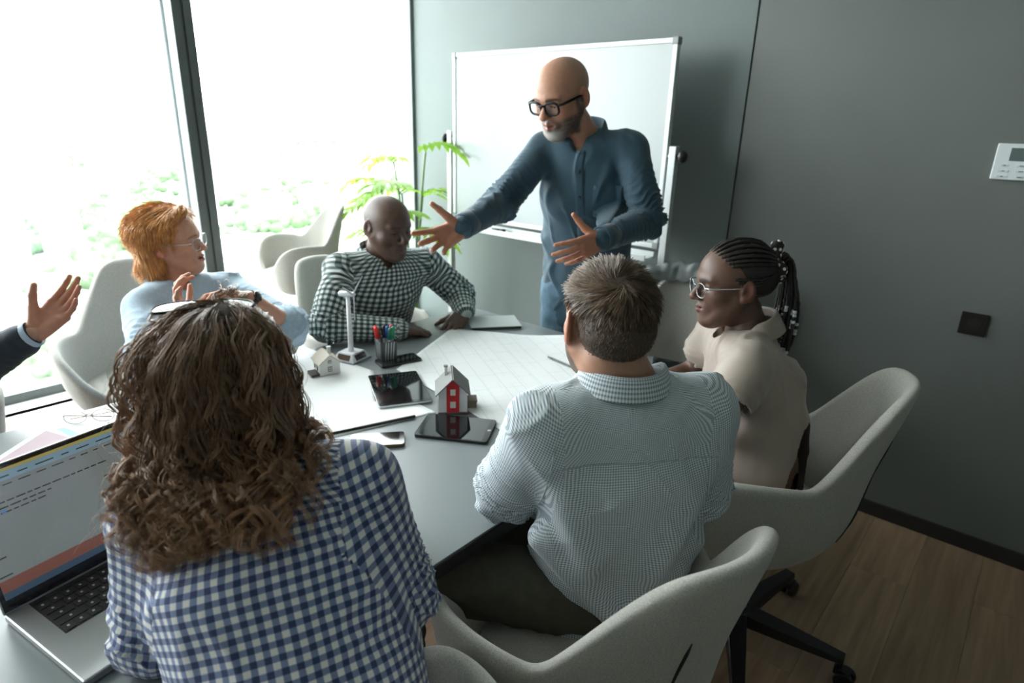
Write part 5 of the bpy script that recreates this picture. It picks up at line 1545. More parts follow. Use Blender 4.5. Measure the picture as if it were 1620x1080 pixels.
    base = np.array([.235, .135, .080])[None, None] * np.array(cols)[:, None, None] * (1 - .0 * tt[None, :, None]) + np.array([.20, .105, .048])[None, None] * (smoothstep(tt, .45, 1.0) * .6)[None, :, None]
    set_color(hs, np.repeat(base.reshape(-1, 3), 3, 0))
    hs.data.materials.append(mat('curly_hair', (.1, .06, .04), .36, attr='Col', spec=.5))
    # sunglasses pushed up on the head
    A2 = head_axes(face_dir(.0, 1.0), -100, 11)
    c2 = W(-.445, .855, 1.272)
    wm = mat('white_frame', (.80, .80, .80), .25); bm = mat('black_frame', (.008, .007, .007), .2)
    g = MB()
    Q = lambda x, y, z: c2 + x * A2[0] + y * A2[1] + z * A2[2]
    gm = mat('mirror_lens', (.92, .94, .96), .10, metal=.95)
    def lens_poly(sx, k_, w=.032, h=.0165):
        pts = []
        for q in range(20):
            a = 2 * PI * q / 20; ca, sa = math.cos(a), math.sin(a)
            pts.append((sx * .036 + math.copysign(abs(ca) ** .6, ca) * w * k_, math.copysign(abs(sa) ** .7, sa) * h * k_ * (1.0 if sa < 0 else .8) + .003 * (ca * sx)))
        return pts
    fr_ = MB()
    for sx in (-1, 1):
        o_ = lens_poly(sx, 1.0); fr_.tube([Q(x, .004 - .10 * max(0, abs(x) - .01) ** 1.2, z) for x, z in o_ + o_[:1]], .0024, 6, cap=False)
    fr_.tube([Q(-.008, .004, .006), Q(0, .007, .008), Q(.008, .004, .006)], .0026, 6)
    gl_ = fr_.build('sunglasses', bm, root, smooth=True); gl_['label'] = 'sunglasses with pale lenses pushed up on the hair'
    for sx in (-1, 1):
        o_ = lens_poly(sx, .96); ps = [Q(x, .005 - .10 * max(0, abs(x) - .01) ** 1.2, z) for x, z in o_]; cc = sum(ps) / 20 + A2[1] * .0015
        MB().add([cc] + ps, [(0, 1 + k, 1 + (k + 1) % 20) for k in range(20)]).build('lens', gm, gl_, smooth=True)
    for sx in (-1, 1):
        MB().tube([Q(sx * .066, -.002, .006), Q(sx * .074, -.012, .006), T(sx * .090, .010, .075), T(sx * .090, -.01, .02)], .0022, 6).build('temple', wm, gl_, smooth=True)
    finish(root)
woman_curly()
# ================================================================== whiteboard
alu = mat('aluminium_white', (.62, .65, .65), .35, metal=.2)
wbm = mat('whiteboard_enamel', (.39, .425, .435), .25, spec=.5)
blp = mat('black_plastic', (.012, .012, .012), .4)
wb_ = empty('whiteboard', (-1.945, 2.50, 0), 0, 'large white mobile whiteboard on a metal stand behind the standing man', 'whiteboard')
HW_, Z0_, Z1_ = .648, 1.035, 1.885
MB().span((-HW_ + .012, -.006, Z0_ + .012), (HW_ - .012, .012, Z1_ - .012)).build('board', wbm, wb_)
f = MB().span((-HW_, -.012, Z0_), (HW_, .016, Z0_ + .020)).span((-HW_, -.012, Z1_ - .020), (HW_, .016, Z1_)).span((-HW_, -.012, Z0_), (-HW_ + .020, .016, Z1_)).span((HW_ - .020, -.012, Z0_), (HW_, .016, Z1_))
f.build('frame', alu, wb_, bevel=.003)
for sx in (-1, 1):
    for z in (Z0_, Z1_):
        MB().box((sx * (HW_ - .012), .002, z + (.012 if z == Z0_ else -.012)), (.03, .034, .03)).build('corner_cap', mat('corner_grey', (.25, .27, .27), .4), wb_, bevel=.004)
MB().span((-HW_ + .02, -.075, .985), (HW_ - .02, .012, .997)).span((-HW_ + .02, -.078, .985), (HW_ - .02, -.072, 1.012)).span((-HW_ + .02, .0, .985), (HW_ - .02, .012, 1.018)).build('marker_tray', alu, wb_, bevel=.002)
for sx, top in ((-1, 1.50), (1, 1.47)):
    MB().span((sx * .675 - .016, -.016, .07), (sx * .675 + .016, .016, top)).build('post', alu, wb_, bevel=.003)
    kn = MB().lathe([(.010, 0), (.011, .012), (.024, .016), (.026, .03), (.018, .04), (.004, .042)], c=(sx * .690, 0, top - .04), n=20, axis=(sx, 0, 0)).build('tilt_knob', blp, wb_, smooth=True)
    MB().tube([(sx * .645, 0, top - .04), (sx * .68, 0, top - .04)], .008, 10).build('pivot', alu, wb_, smooth=True)
    MB().span((sx * .675 - .018, -.19, .045), (sx * .675 + .018, .19, .075)).build('foot', alu, wb_, bevel=.004)
    for y in (-.17, .17):
        MB().lathe([(.012, -.010), (.024, -.008), (.024, .008), (.012, .010)], c=(sx * .675, y, .024), n=16, axis=(1, 0, 0)).build('caster', blp, wb_, smooth=True)
MB().span((-.675, -.012, .30), (.675, .012, .335)).build('crossbar', alu, wb_, bevel=.003)
mk = MB().tube([(-.03, 0, 0), (.02, 0, 0)], .008, 12).tube([(.02, 0, 0), (.05, 0, 0)], .009, 12).build('marker', blp, None, smooth=True)
mk.location = (-2.23, 2.462, 1.007); mk.rotation_euler = (0, 0, .15); tag(mk, 'black whiteboard marker lying in the whiteboard tray', 'marker')

# wall controls
wp = mat('panel_white', (.62, .66, .68), .35)
pn = empty('wall_controller', (-.10, YB - .004, 1.462), 0, 'white climate controller with grey display on the right wall', 'controller')
MB().box((0, -.008, 0), (.205, .016, .118)).build('housing', wp, pn, bevel=.004)
MB().box((.0, -.0165, .024), (.125, .002, .042)).build('display', mat('lcd_grey', (.10, .125, .125), .2), pn)
kb = mat('icon_grey', (.12, .13, .14), .6)
for i, (x, z) in enumerate([(x, z) for z in (-.012, -.030, -.048) for x in (-.070, -.022, .022, .068)]):
    MB().box((x, -.0172, z), (.030 if i % 3 else .020, .0022, .0075)).build('button', mat('button_white', (.54, .58, .60), .4), pn, bevel=.001)
    MB().box((x, -.0186, z), (.013 if i % 2 else .008, .0008, .0028)).build('print_mark', kb, pn)
MB().box((.0, -.0165, .053), (.004, .001, .006)).build('print_mark', kb, pn)
sk_ = empty('wall_socket', (-.135, YB - .004, .893), 0, 'square black socket plate low on the right wall', 'socket')
MB().box((0, -.006, 0), (.082, .012, .082)).build('plate', mat('socket_black', (.012, .010, .010), .3), sk_, bevel=.003)
MB().lathe([(.024, 0), (.024, .001), (.021, .001), (.019, -.003)], c=(0, -.0122, 0), n=28, axis=(0, -1, 0)).build('insert', blp, sk_)

# ================================================================== palm by the window corner
leafm = mat('palm_leaf', (.20, .40, .05), .45, noise=(30, .25), sss=0)
leafm.node_tree.nodes['Principled BSDF'].inputs['Transmission Weight'].default_value = 0
n, l = nodes_of(leafm); o_ = n['Material Output']; b_ = n['Principled BSDF']
tl = n.new('ShaderNodeBsdfTranslucent'); tl.inputs[0].default_value = (.38, .62, .06, 1); mx = n.new('ShaderNodeMixShader'); mx.inputs[0].default_value = .5
l.new(b_.outputs[0], mx.inputs[1]); l.new(tl.outputs[0], mx.inputs[2]); l.new(mx.outputs[0], o_.inputs[0])
stemm = mat('palm_stem', (.12, .22, .05), .5)
plx, ply = -2.86, 2.40
pt = empty('potted_palm', (plx, ply, 0), 0, 'bright green palm in a pot between the window and the whiteboard', 'plant')
MB().lathe([(.10, 0), (.115, .01), (.145, .26), (.150, .28), (.138, .28), (.132, .25), (.02, .245)], n=36).build('pot', mat('pot_grey', (.22, .23, .23), .6), pt, smooth=True)
MB().lathe([(.131, .246), (.05, .256), (.01, .258)], n=24).build('soil', mat('soil', (.03, .02, .015), 1), pt, smooth=True)
fr_r = random.Random(5)
fr_specs = [(-.16, .00, 1.16, 1), (.10, .02, 1.24, 1), (-.02, -.16, .98, 1), (.06, -.10, .92, 1), (-.24, -.04, .94, 1), (.14, -.03, .84, 1), (-.10, -.12, .80, 1), (.02, .06, 1.0, 1), (-.05, -.20, .70, 1), (-.12, .02, 1.00, 1), (.02, -.12, 1.06, 1), (.10, -.12, .74, 1), (-.20, -.08, 1.05, 1)]
for dx, dy, zt, _ in fr_specs:
    b0 = P3(fr_r.uniform(-.04, .04), fr_r.uniform(-.04, .04), .25); tip = P3(dx + .02, dy, zt * 1.13); 
    hd = unit(P3(dx, dy, 0) + 1e-3); mid = b0 + (tip - b0) * .5 - hd * .03 + P3(0, 0, .02)
    st = [(1 - t) ** 2 * b0 + 2 * t * (1 - t) * mid + t * t * tip for t in np.linspace(0, 1, 10)]
    # arching end
    e_ = [tip + hd * .20 * t + P3(0, 0, .14 * t - .16 * t * t) for t in np.linspace(.08, 1, 9)]
    fro = MB().tube(st + e_, [.006] * 10 + list(np.linspace(.0045, .0015, 9)), 6).build('frond', stemm, pt, smooth=True)
    side = unit(np.cross(hd, [0, 0, 1.])); axp = [st[-1]] + e_
    nl_ = 8
    for q in range(nl_):
        t = q / (nl_ - 1); bp_ = axp[int(t * (len(axp) - 1))]
        for sg in (-1, 1):
            ln_ = (.20 - .07 * t) * fr_r.uniform(.85, 1.1); dr = unit(side * sg * (1.0 - .55 * t) + hd * (.45 + .7 * t) + P3(0, 0, .45 - .25 * t))
            wv = unit(np.cross(dr, P3(0, 0, 1) + .2 * hd)); V_ = []
            for a in np.linspace(0, 1, 7):
                c = bp_ + dr * ln_ * a + P3(0, 0, -.09 * a * a); w = .019 * math.sin(PI * min(1, a * .92 + .08)) ** .7 + .0006
                V_ += [c - wv * w + P3(0, 0, .003), c, c + wv * w + P3(0, 0, .003)]
            F_ = [(3 * i + k, 3 * i + k + 1, 3 * i + k + 4, 3 * i + k + 3) for i in range(6) for k in range(2)]
            np_mesh('leaflet', np.array(V_), np.array(F_), leafm, fro, True)

# ================================================================== jacket over the chair back
jm = mat('grey_jacket', (.27, .30, .30), .9, noise=(14, .25), bump=(200, .3, .001))
je = empty('draped_jacket', (-1.11, 2.24, .95), math.atan2(-1, .02) - PI / 2, 'crumpled grey jacket hung over the back of the chair by the whiteboard', 'jacket')
V_ = []; nu, nv = 60, 26
for i in range(nu):
    u = i / (nu - 1) * 2 - 1
    for j in range(nv):
        v = j / (nv - 1)
        a = v * PI * 1.0
        th = u * .95
        R_ = .290
        # profile: hangs inside a little, over the rim, down the outside
        if v < .22: rr, z = R_ - .055 - .004, -.055 * (1 - v / .22) + .012
        elif v < .40:
            q = (v - .22) / .18 * PI; rr, z = R_ - .022 - .036 * math.cos(q), .012 + .020 * math.sin(q)
        else: rr, z = R_ + .016, .010 - .42 * (v - .40) / .6
        fold = .010 * math.sin(u * 19 + 2 * math.sin(v * 4)) + .006 * math.sin(u * 37 + v * 6)
        drop = -.08 * max(0, abs(u) - .55) * (1 if v > .1 else 1)
        rr += fold * (.6 if v < .4 else 1.2) * (1 if v > .22 else .3) + (.012 if v > .4 else 0)
        V_.append((rr * math.sin(th), -rr * math.cos(th) - .045, z + drop + .006 * math.sin(u * 23)))
F_ = [(i * nv + j, (i + 1) * nv + j, (i + 1) * nv + j + 1, i * nv + j + 1) for i in range(nu - 1) for j in range(nv - 1)]
jk = np_mesh('cloth', np.array(V_), np.array(F_), jm, je, True)
so = jk.modifiers.new('solid', 'SOLIDIFY'); so.thickness = .006; so.offset = 0

# ================================================================== things on the table
TT = TZ + .0006
def sheet(name, poly, z, material, label, cat, t=.0006, n=1, lift=None):
    m_ = MB(); 
    if lift is None: m_.prism(poly, z, z + t)
    return tag(m_.build(name, material), label, cat)
paper_m = mat('paper_white', (.80, .815, .82), .7)
# blueprint: printed with faint wall lines
bpm = mat('blueprint_paper', (.80, .82, .825), .65)
n, l = nodes_of(bpm); tc = n.new('ShaderNodeTexCoord'); mp = n.new('ShaderNodeMapping'); mp.inputs['Rotation'].default_value = (0, 0, .52); l.new(tc.outputs['Object'], mp.inputs[0])
br1 = n.new('ShaderNodeTexBrick'); br1.offset = .37; br1.squash = 1.7; br1.squash_frequency = 3
for k_, v_ in (('Scale', 5.2), ('Mortar Size', .006), ('Mortar Smooth', 0), ('Brick Width', .62), ('Row Height', .31)): br1.inputs[k_].default_value = v_
br2 = n.new('ShaderNodeTexBrick'); br2.offset = .21; br2.offset_frequency = 3
for k_, v_ in (('Scale', 12.0), ('Mortar Size', .008), ('Mortar Smooth', 0), ('Brick Width', .9), ('Row Height', .5)): br2.inputs[k_].default_value = v_
for b_ in (br1, br2):
    b_.inputs['Color1'].default_value = (1, 1, 1, 1); b_.inputs['Color2'].default_value = (1, 1, 1, 1); b_.inputs['Mortar'].default_value = (.80, .83, .86, 1); l.new(mp.outputs[0], b_.inputs['Vector'])
br2.inputs['Mortar'].default_value = (.84, .86, .89, 1)
no = n.new('ShaderNodeTexNoise'); no.inputs['Scale'].default_value = 7; l.new(mp.outputs[0], no.inputs['Vector'])
gt = math_node(bpm, 'GREATER_THAN', no.outputs['Fac'], .50)
mm1 = n.new('ShaderNodeMix'); mm1.data_type = 'RGBA'; l.new(gt, mm1.inputs[0]); mm1.inputs[6].default_value = (1, 1, 1, 1); l.new(br2.outputs[0], mm1.inputs[7])
mm2 = n.new('ShaderNodeMix'); mm2.data_type = 'RGBA'; mm2.blend_type = 'MULTIPLY'; mm2.inputs[0].default_value = 1; l.new(br1.outputs[0], mm2.inputs[6]); l.new(mm1.outputs[2], mm2.inputs[7])
mm3 = n.new('ShaderNodeMix'); mm3.data_type = 'RGBA'; mm3.blend_type = 'MULTIPLY'; mm3.inputs[0].default_value = 1; mm3.inputs[7].default_value = (.80, .82, .825, 1); l.new(mm2.outputs[2], mm3.inputs[6])
l.new(mm3.outputs[2], n['Principled BSDF'].inputs['Base Color'])
# sheet outline as four curved edges; rolled slightly up at the far end
def quad_sheet(name, A_, B_, C_, D_, z, fn, material, label, cat, nu=40, nv=30):
    V_ = []
    for i in range(nu):
        u = i / (nu - 1)
        for j in range(nv):
            v = j / (nv - 1); p = (1 - u) * (1 - v) * P3(*A_) + u * (1 - v) * P3(*B_) + u * v * P3(*C_) + (1 - u) * v * P3(*D_)
            V_.append((p[0], p[1], z + fn(u, v, p)))
    F_ = [(i * nv + j, (i + 1) * nv + j, (i + 1) * nv + j + 1, i * nv + j + 1) for i in range(nu - 1) for j in range(nv - 1)]
    o = np_mesh(name, np.array(V_), np.array(F_), material, None, True); s_ = o.modifiers.new('solid', 'SOLIDIFY'); s_.thickness = .0006; s_.offset = 1
    return tag(o, label, cat)
quad_sheet('blueprint', (-1.555, 1.225), (-.965, 1.135), (-1.14, 1.985), (-1.752, 1.668), TT + .0015,
    lambda u, v, p: .052 * max(0, (p[1] - 1.60 - .25 * (1 - u)) / .38) ** 1.6 * smoothstep(np.array(u), .05, .5) + .0012 * math.sin(p[0] * 17 + p[1] * 9), bpm, 'large white floor plan spread over the table before the standing man', 'blueprint')
quad_sheet('paper_sheet', (-1.995, 1.13), (-1.60, 1.165), (-1.31, .965), (-1.50, .70), TT + .0003, lambda u, v, p: .0004 * math.sin(p[0] * 20), paper_m, 'blank white sheet under the white model house and the near tablet', 'paper', 20, 16)
quad_sheet('loose_sheet', (-1.50, .80), (-1.30, .790), (-1.215, 1.095), (-1.36, 1.10), TT - .0002, lambda u, v, p: 0.0, paper_m, 'white sheet corner below the black pencil, between phone and tablet', 'paper', 12, 12)
def pencil(name, a, b, r, material, label, cat='pencil', tip=None):
    a, b = P3(*a), P3(*b); d = unit(b - a); e = empty(name, a, 0, label, cat)
    MB().tube([P3(0, 0, 0), b - a - d * .012], r, 6).build('shaft', material, e)
    MB().tube([b - a - d * .012, b - a], [r, .0006], 6).build('tip', tip or mat('pencil_wood', (.45, .30, .18), .6), e)
    return e
pencil('pencil', (-1.254, 1.67, TT + .0075 + .0012), (-1.092, 1.643, TT + .0075), .0034, mat('pencil_grey', (.06, .07, .075), .4), 'dark grey pencil lying alone on the floor plan')
pencil('pencil', (-1.232, 1.030, TT + .0050), (-1.315, .800, TT + .0050), .0042, mat('pencil_black', (.012, .010, .010), .35), 'long black pencil beside the near tablet, pointing to the curly-haired woman', tip=mat('brass_tip', (.45, .32, .12), .35, metal=.8))

def slab_device(name, A_, u, v, w, h, t, label, cat, case, bezel, screen, button=True, z=TT, glow=None):
    """flat device: A_ corner, u/v unit vectors of its long and short sides."""
    u = unit(P3(*u, 0)); v = unit(P3(*v, 0)); v = unit(v - u * (u @ v)); c = P3(*A_, z) + u * w / 2 + v * h / 2
    rz = math.atan2(u[1], u[0]); e = empty(name, c, rz, label, cat); sg = 1 if np.cross(u, v)[2] > 0 else -1
    def rr(W_, H_, r, z0, z1):
        pts = []
        for cx, cy, a0 in ((W_ / 2 - r, H_ / 2 - r, 0), (-W_ / 2 + r, H_ / 2 - r, 90), (-W_ / 2 + r, -H_ / 2 + r, 180), (W_ / 2 - r, -H_ / 2 + r, 270)):
            for q in range(6): a = math.radians(a0 + q * 18); pts.append((cx + r * math.cos(a), cy + r * math.sin(a)))
        return MB().prism(pts, z0, z1)
    rr(w, h, .010, 0, t - .0006).build('case', case, e, bevel=.0018)
    rr(w - .002, h - .002, .009, t - .0008, t).build('bezel', bezel, e)
    MB().box((0, 0, t + .0001), (w - (.032 if w > .16 else .026), h - .010, .0004)).build('screen', screen, e)
    if button: MB().lathe([(.0052, t), (.0052, t + .0004), (.0040, t + .0006)], c=(w / 2 - .008, 0, 0), n=20).build('home_button', mat('button_metal', (.5, .5, .5), .3, metal=.8), e)
    return e
alum = mat('tablet_aluminium', (.50, .52, .53), .35, metal=.8)
glassb = mat('screen_glass', (.006, .007, .008), .045, spec=.7, coat=.3)
bez = mat('bezel_black', (.010, .011, .011), .08, spec=.6)
slab_device('tablet', (-1.340, .988), (-.222, .128), (.0705, .147), .0, .0, .007, '', 'tablet', alum, bez, glassb) if False else None
slab_device('tablet', (-1.562, 1.112), (.222, -.124), (.088, .137), .245, .160, .008, 'tablet with silver edge lying on the papers, left of the red model house', 'tablet', alum, bez, glassb, button=False, z=TT + .002)
slab_device('tablet', (-1.217, 1.067), (.166, .099), (.085, -.113), .200, .135, .008, 'black tablet lying in front of the red model house, reflecting it', 'tablet', mat('case_dark', (.03, .028, .03), .3, metal=.6), bez, glassb)
slab_device('smartphone', (-1.266, .838), (.085, .105), (.078, -.048), .140, .072, .009, 'smartphone with bright reflecting screen beside the curly-haired woman', 'phone', mat('case_gold', (.20, .15, .09), .3, metal=.8), bez, glassb, button=False)
slab_device('smartphone', (-1.665, 1.215), (.04, .15), (.075, -.02), .150, .075, .009, 'black smartphone lying behind the pen holder', 'phone', bez, bez, glassb, button=False)
slab_device('smartphone', (-1.005, 1.86), (.16, .03), (-.02, .08), .160, .080, .009, 'dark smartphone by the hand of the woman in the beige blouse', 'phone', mat('case_silver', (.4, .4, .42), .3, metal=.8), bez, glassb, button=False)
# grey notebook at the far edge
nbk = empty('notebook', (-1.672, 1.835, TT), math.atan2(.13, .10), 'pale grey notebook lying at the far edge of the table by the man\'s hand', 'notebook')
MB().box((0, 0, .0055), (.205, .150, .011)).build('pages', mat('page_edge', (.05, .05, .05), .8), nbk)
MB().box((0, 0, .012), (.210, .155, .002)).build('cover', mat('notebook_cover', (.42, .46, .45), .6), nbk, bevel=.0008)

# pen holder with markers
ph = empty('pen_holder', (-1.655, 1.262, TT), .5, 'black and silver mesh pen holder full of pens in front of the seated man', 'pen holder')
MB().lathe([(.036, 0), (.038, .001), (.043, .075), (.041, .075), (.036, .004), (.002, .004)], n=4).build('cup', mat('holder_dark', (.06, .064, .068), .35), ph, bevel=.001)
MB().box((0, 0, .002), (.052, .052, .004), rz=PI / 4).build('base', blp, ph, bevel=.001)
for k in range(4):
    a = PI / 4 + k * PI / 2
    for q in (-.014, -.005, .005, .014):
        c0 = P3(math.cos(a), math.sin(a), 0) * .0272 + P3(-math.sin(a), math.cos(a), 0) * q; c1 = P3(math.cos(a), math.sin(a), 0) * .0306 + P3(-math.sin(a), math.cos(a), 0) * (q * 1.05 + .004)
        MB().tube([c0 + [0, 0, .006], c1 + [0, 0, .072]], .0017, 5).build('rib', mat('rib_silver', (.5, .52, .54), .3, metal=.6), ph)
mc = [('red', (.62, .02, .02), (-.020, -.010), (-.35, -.25)), ('red', (.60, .025, .02), (-.008, -.016), (-.22, -.30)), ('black', (.012, .012, .014), (.000, -.004), (-.10, 0.)), ('blue', (.03, .08, .32), (.008, .004), (.05, .0)), ('green', (.02, .30, .16), (.018, .010), (.20, .18)), ('pink', (.55, .04, .10), (.002, .018), (.0, .25)), ('dark green', (.01, .14, .08), (.020, -.004), (.28, .05))]
for nm, c_, (ox, oy), (lx, ly) in mc:
    d = unit(P3(lx * .45, ly * .45, 1)); p = P3(-1.655 + ox * .7, 1.262 + oy * .7, TT + .006)
    e = empty('marker_pen', p, 0, f'marker pen with {nm} cap standing in the pen holder', 'pen', 'marker pens in the holder')
    MB().tube([P3(0, 0, 0), d * .080], .0058, 10).build('barrel', mat('marker_barrel', (.55, .56, .57), .4), e, smooth=False)
    MB().tube([d * .076, d * .112, d * .118], [.0085, .0075, .0050], 12).build('cap', mat('cap_' + nm.replace(' ', '_'), c_, .35), e, smooth=True)
lb_seen = 0
for o in [o for o in scene.objects if o.name.startswith('marker_pen') and o.parent is None]:
    if 'with red cap' in o['label']:
        o['label'] = ('marker pen with bright red cap, leftmost in the pen holder', 'marker pen with red cap standing next to the black-capped one')[lb_seen]; lb_seen += 1

# white model house
def house(name, loc, rz, w, d, he, ha, walls, roofm, label, sc=1, red=False, over=.007):
    e = empty(name, loc, rz, label, 'model house')
    # gable faces look along -y; ridge runs along y
    prof = [(-w / 2, 0), (w / 2, 0), (w / 2, he), (0, ha), (-w / 2, he)]
    vs = [(x, -d / 2, z) for x, z in prof] + [(x, d / 2, z) for x, z in prof]
    MB().add(vs, [(0, 1, 2, 3, 4), (9, 8, 7, 6, 5)] + [(i, 5 + i, 5 + (i + 1) % 5, (i + 1) % 5) for i in range(5)]).build('walls', walls, e)
    for sx in (-1, 1):
        sl = unit(P3(sx * w / 2, 0, he - ha)); nn = unit(np.cross(sl, [0, 1, 0])) * (-1 if sx > 0 else 1); nn = nn if nn[2] > 0 else -nn
        L_ = math.hypot(w / 2, ha - he) + over; t_ = .0028
        a = P3(0, 0, ha) + nn * .0002
        q = [a + P3(0, -d / 2 - over, 0), a + P3(0, d / 2 + over, 0), a + sl * L_ + P3(0, d / 2 + over, 0), a + sl * L_ + P3(0, -d / 2 - over, 0)]
        vs = q + [p + nn * t_ for p in q]
        MB().add(vs, [(0, 1, 2, 3), (7, 6, 5, 4), (0, 4, 5, 1), (1, 5, 6, 2), (2, 6, 7, 3), (3, 7, 4, 0)]).build('roof_panel', roofm, e)
    return e
def win(e, c, w, h, frame, pane, nrm=(0, -1, 0)):
    Mx = Matrix.Rotation(0 if nrm[1] else PI / 2, 3, 'Z')
    f = MB().box(P3(*c), (w, .0022, h), M=Mx).build('window', frame, e)
    for sx in (-1, 1):
        for sz in (-1, 1):
            off = P3(sx * w * .21, -.0012, sz * h * .21); off = np.array(Mx @ Vector(off)) if not nrm[1] else off
            MB().box(P3(*c) + off, (w * .30, .0010, h * .30), M=Mx).build('pane', pane, f)
whw = mat('model_white', (.74, .74, .73), .7); rf = mat('model_roof_cream', (.60, .55, .48), .75); dk = mat('model_frame_dark', (.10, .11, .12), .6); pw = mat('model_pane', (.70, .70, .68), .5)
h1 = house('model_house', (-1.706, 1.055, TT + .002), math.atan2(.962, .27), .066, .075, .040, .066, whw, rf, 'small white model house with a cream roof, left of the wind turbine', over=.006)
win(h1, (0, -.0385, .019), .013, .017, dk, pw); win(h1, (0, -.0385, .044), .010, .010, dk, pw); win(h1, (-.0338, -.012, .020), .008, .013, dk, pw, (1, 0, 0)); win(h1, (-.0338, .015, .020), .008, .013, dk, pw, (1, 0, 0))
MB().box((.012, .004, .068), (.010, .010, .024)).build('chimney', whw, h1, bevel=.001)
MB().box((.012, .004, .081), (.013, .013, .003)).build('chimney_cap', whw, h1)
MB().box((-.047, -.012, .004), (.026, .050, .008)).box((-.040, -.030, .022), (.002, .002, .036)).build('porch', mat('porch_dark', (.05, .045, .04), .7), h1)
# red and white model house
gr = mat('model_roof_grey', (.16, .165, .16), .65); rd = mat('model_red', (.50, .016, .022), .6); wf = mat('model_window_cream', (.62, .58, .48), .6)
h2 = house('model_house', (-1.205, 1.150, TT + .002), math.radians(48), .082, .095, .066, .108, mat('model_wall_light', (.66, .67, .68), .7), gr, 'model house with red gable stripe, white walls and grey roof, between the tablets', over=.010)
MB().prism([(-.018, 0), (.018, 0), (.018, .086), (0, .104), (-.018, .086)], 0, .002)
vs = [(-.018, -.0490, .006), (.018, -.0490, .006), (.018, -.0490, .087), (0, -.0490, .105), (-.018, -.0490, .087)]
vs += [(x, -.0470, z) for x, _, z in vs]
MB().add(vs, [(0, 1, 2, 3, 4), (9, 8, 7, 6, 5)] + [(i, 5 + i, 5 + (i + 1) % 5, (i + 1) % 5) for i in range(5)]).build('gable_stripe', rd, h2)
win(h2, (0, -.0500, .030), .016, .019, wf, pw); win(h2, (0, -.0500, .068), .015, .018, wf, pw)
MB().box((0, 0, .003), (.086, .099, .006)).build('plinth', mat('plinth_brown', (.12, .10, .09), .7), h2, bevel=.0005)
MB().box((.056, .006, .012), (.028, .040, .018)).box((.056, .006, .023), (.032, .044, .004)).build('porch', mat('porch_brown', (.16, .12, .09), .7), h2)
MB().box((-.018, .020, .108), (.009, .009, .026)).build('chimney', whw, h2, bevel=.0008)
MB().box((-.018, .020, .122), (.012, .012, .003)).build('chimney_cap', gr, h2)

# wind turbine model
wt = empty('model_wind_turbine', (-1.748, 1.182, TT), math.atan2(.85, -.5), 'white model wind turbine on a solar-panelled base', 'model turbine')
DB = math.radians(15) - math.atan2(.85, -.5)
def frus(w0, d0, w1, d1, z0, z1):
    vs = [(-w0 / 2, -d0 / 2, z0), (w0 / 2, -d0 / 2, z0), (w0 / 2, d0 / 2, z0), (-w0 / 2, d0 / 2, z0), (-w1 / 2, -d1 / 2, z1), (w1 / 2, -d1 / 2, z1), (w1 / 2, d1 / 2, z1), (-w1 / 2, d1 / 2, z1)]
    vs = [Matrix.Rotation(DB, 3, 'Z') @ Vector(p) for p in vs]
    return MB().add(vs, [(3, 2, 1, 0), (4, 5, 6, 7), (0, 1, 5, 4), (1, 2, 6, 5), (2, 3, 7, 6), (3, 0, 4, 7)])
tw_ = mat('turbine_white', (.74, .76, .80), .35)
frus(.098, .098, .098, .098, 0, .004).build('base_foot', mat('turbine_grey', (.20, .24, .30), .5), wt, bevel=.001)
frus(.094, .094, .062, .062, .004, .030).build('base', tw_, wt, bevel=.0015)
sp_ = mat('solar_brown', (.09, .05, .03), .25); sb_ = mat('solar_black', (.012, .010, .012), .2)
for k in range(4):
    Mx = Matrix.Rotation(k * PI / 2, 3, 'Z') @ Matrix.Rotation(math.atan2(.016, .026), 3, 'X')
    c = Matrix.Rotation(k * PI / 2 + DB, 3, 'Z') @ Vector((0, -.0395, .0172))
    MB().box(c, (.052, .0016, .020), M=Matrix.Rotation(k * PI / 2 + DB, 3, 'Z') @ Matrix.Rotation(-math.atan2(.016, .026), 3, 'X')).build('solar_panel', sp_ if k % 2 == 0 else sb_, wt)
MB().lathe([(.0105, .030), (.0098, .034), (.0062, .228)], n=24).build('mast', tw_, wt, smooth=True)
MB().tube([(-.006, .030, .232), (-.004, .026, .234), (.0, -.004, .234), (.0, -.016, .234)], [.006, .0095, .0105, .0085], 14).build('nacelle', tw_, wt, smooth=True)
MB().lathe([(.0085, 0), (.0075, .006), (.003, .011)], c=(0, -.017, .234), n=16, axis=(0, -1, 0)).build('hub', tw_, wt, smooth=True)
for k, a in enumerate((68, 188, 308)):
    a = math.radians(a - 8); d = P3(math.sin(a), 0, math.cos(a)); c0 = P3(0, -.021, .234); sd = np.cross(d, [0, 1, 0]); V_ = []
    for t, w_ in ((0, .004), (.12, .0075), (.3, .0070), (.7, .0042), (1, .0012)):
        p = c0 + d * .092 * t; V_ += [p - sd * w_ * .4 + P3(0, .0006, 0), p + P3(0, -.0012, 0), p + sd * w_ + P3(0, .0006, 0), p + P3(0, .0018, 0)]
    F_ = [(4 * i + k2, 4 * i + (k2 + 1) % 4, 4 * i + 4 + (k2 + 1) % 4, 4 * i + 4 + k2) for i in range(4) for k2 in range(4)] + [(0, 1, 2, 3), (19, 18, 17, 16)]
    np_b = MB().add(V_, F_).build('blade', tw_, wt, smooth=True)

# ================================================================== laptop
lu, lv = unit(P3(-.182, .983, 0)), unit(P3(.983, .182, 0))
lap = empty('laptop', P3(-1.134, .079, TT), math.atan2(lu[1], lu[0]) , 'open silver laptop with a lit screen in front of the curly-haired woman', 'laptop')
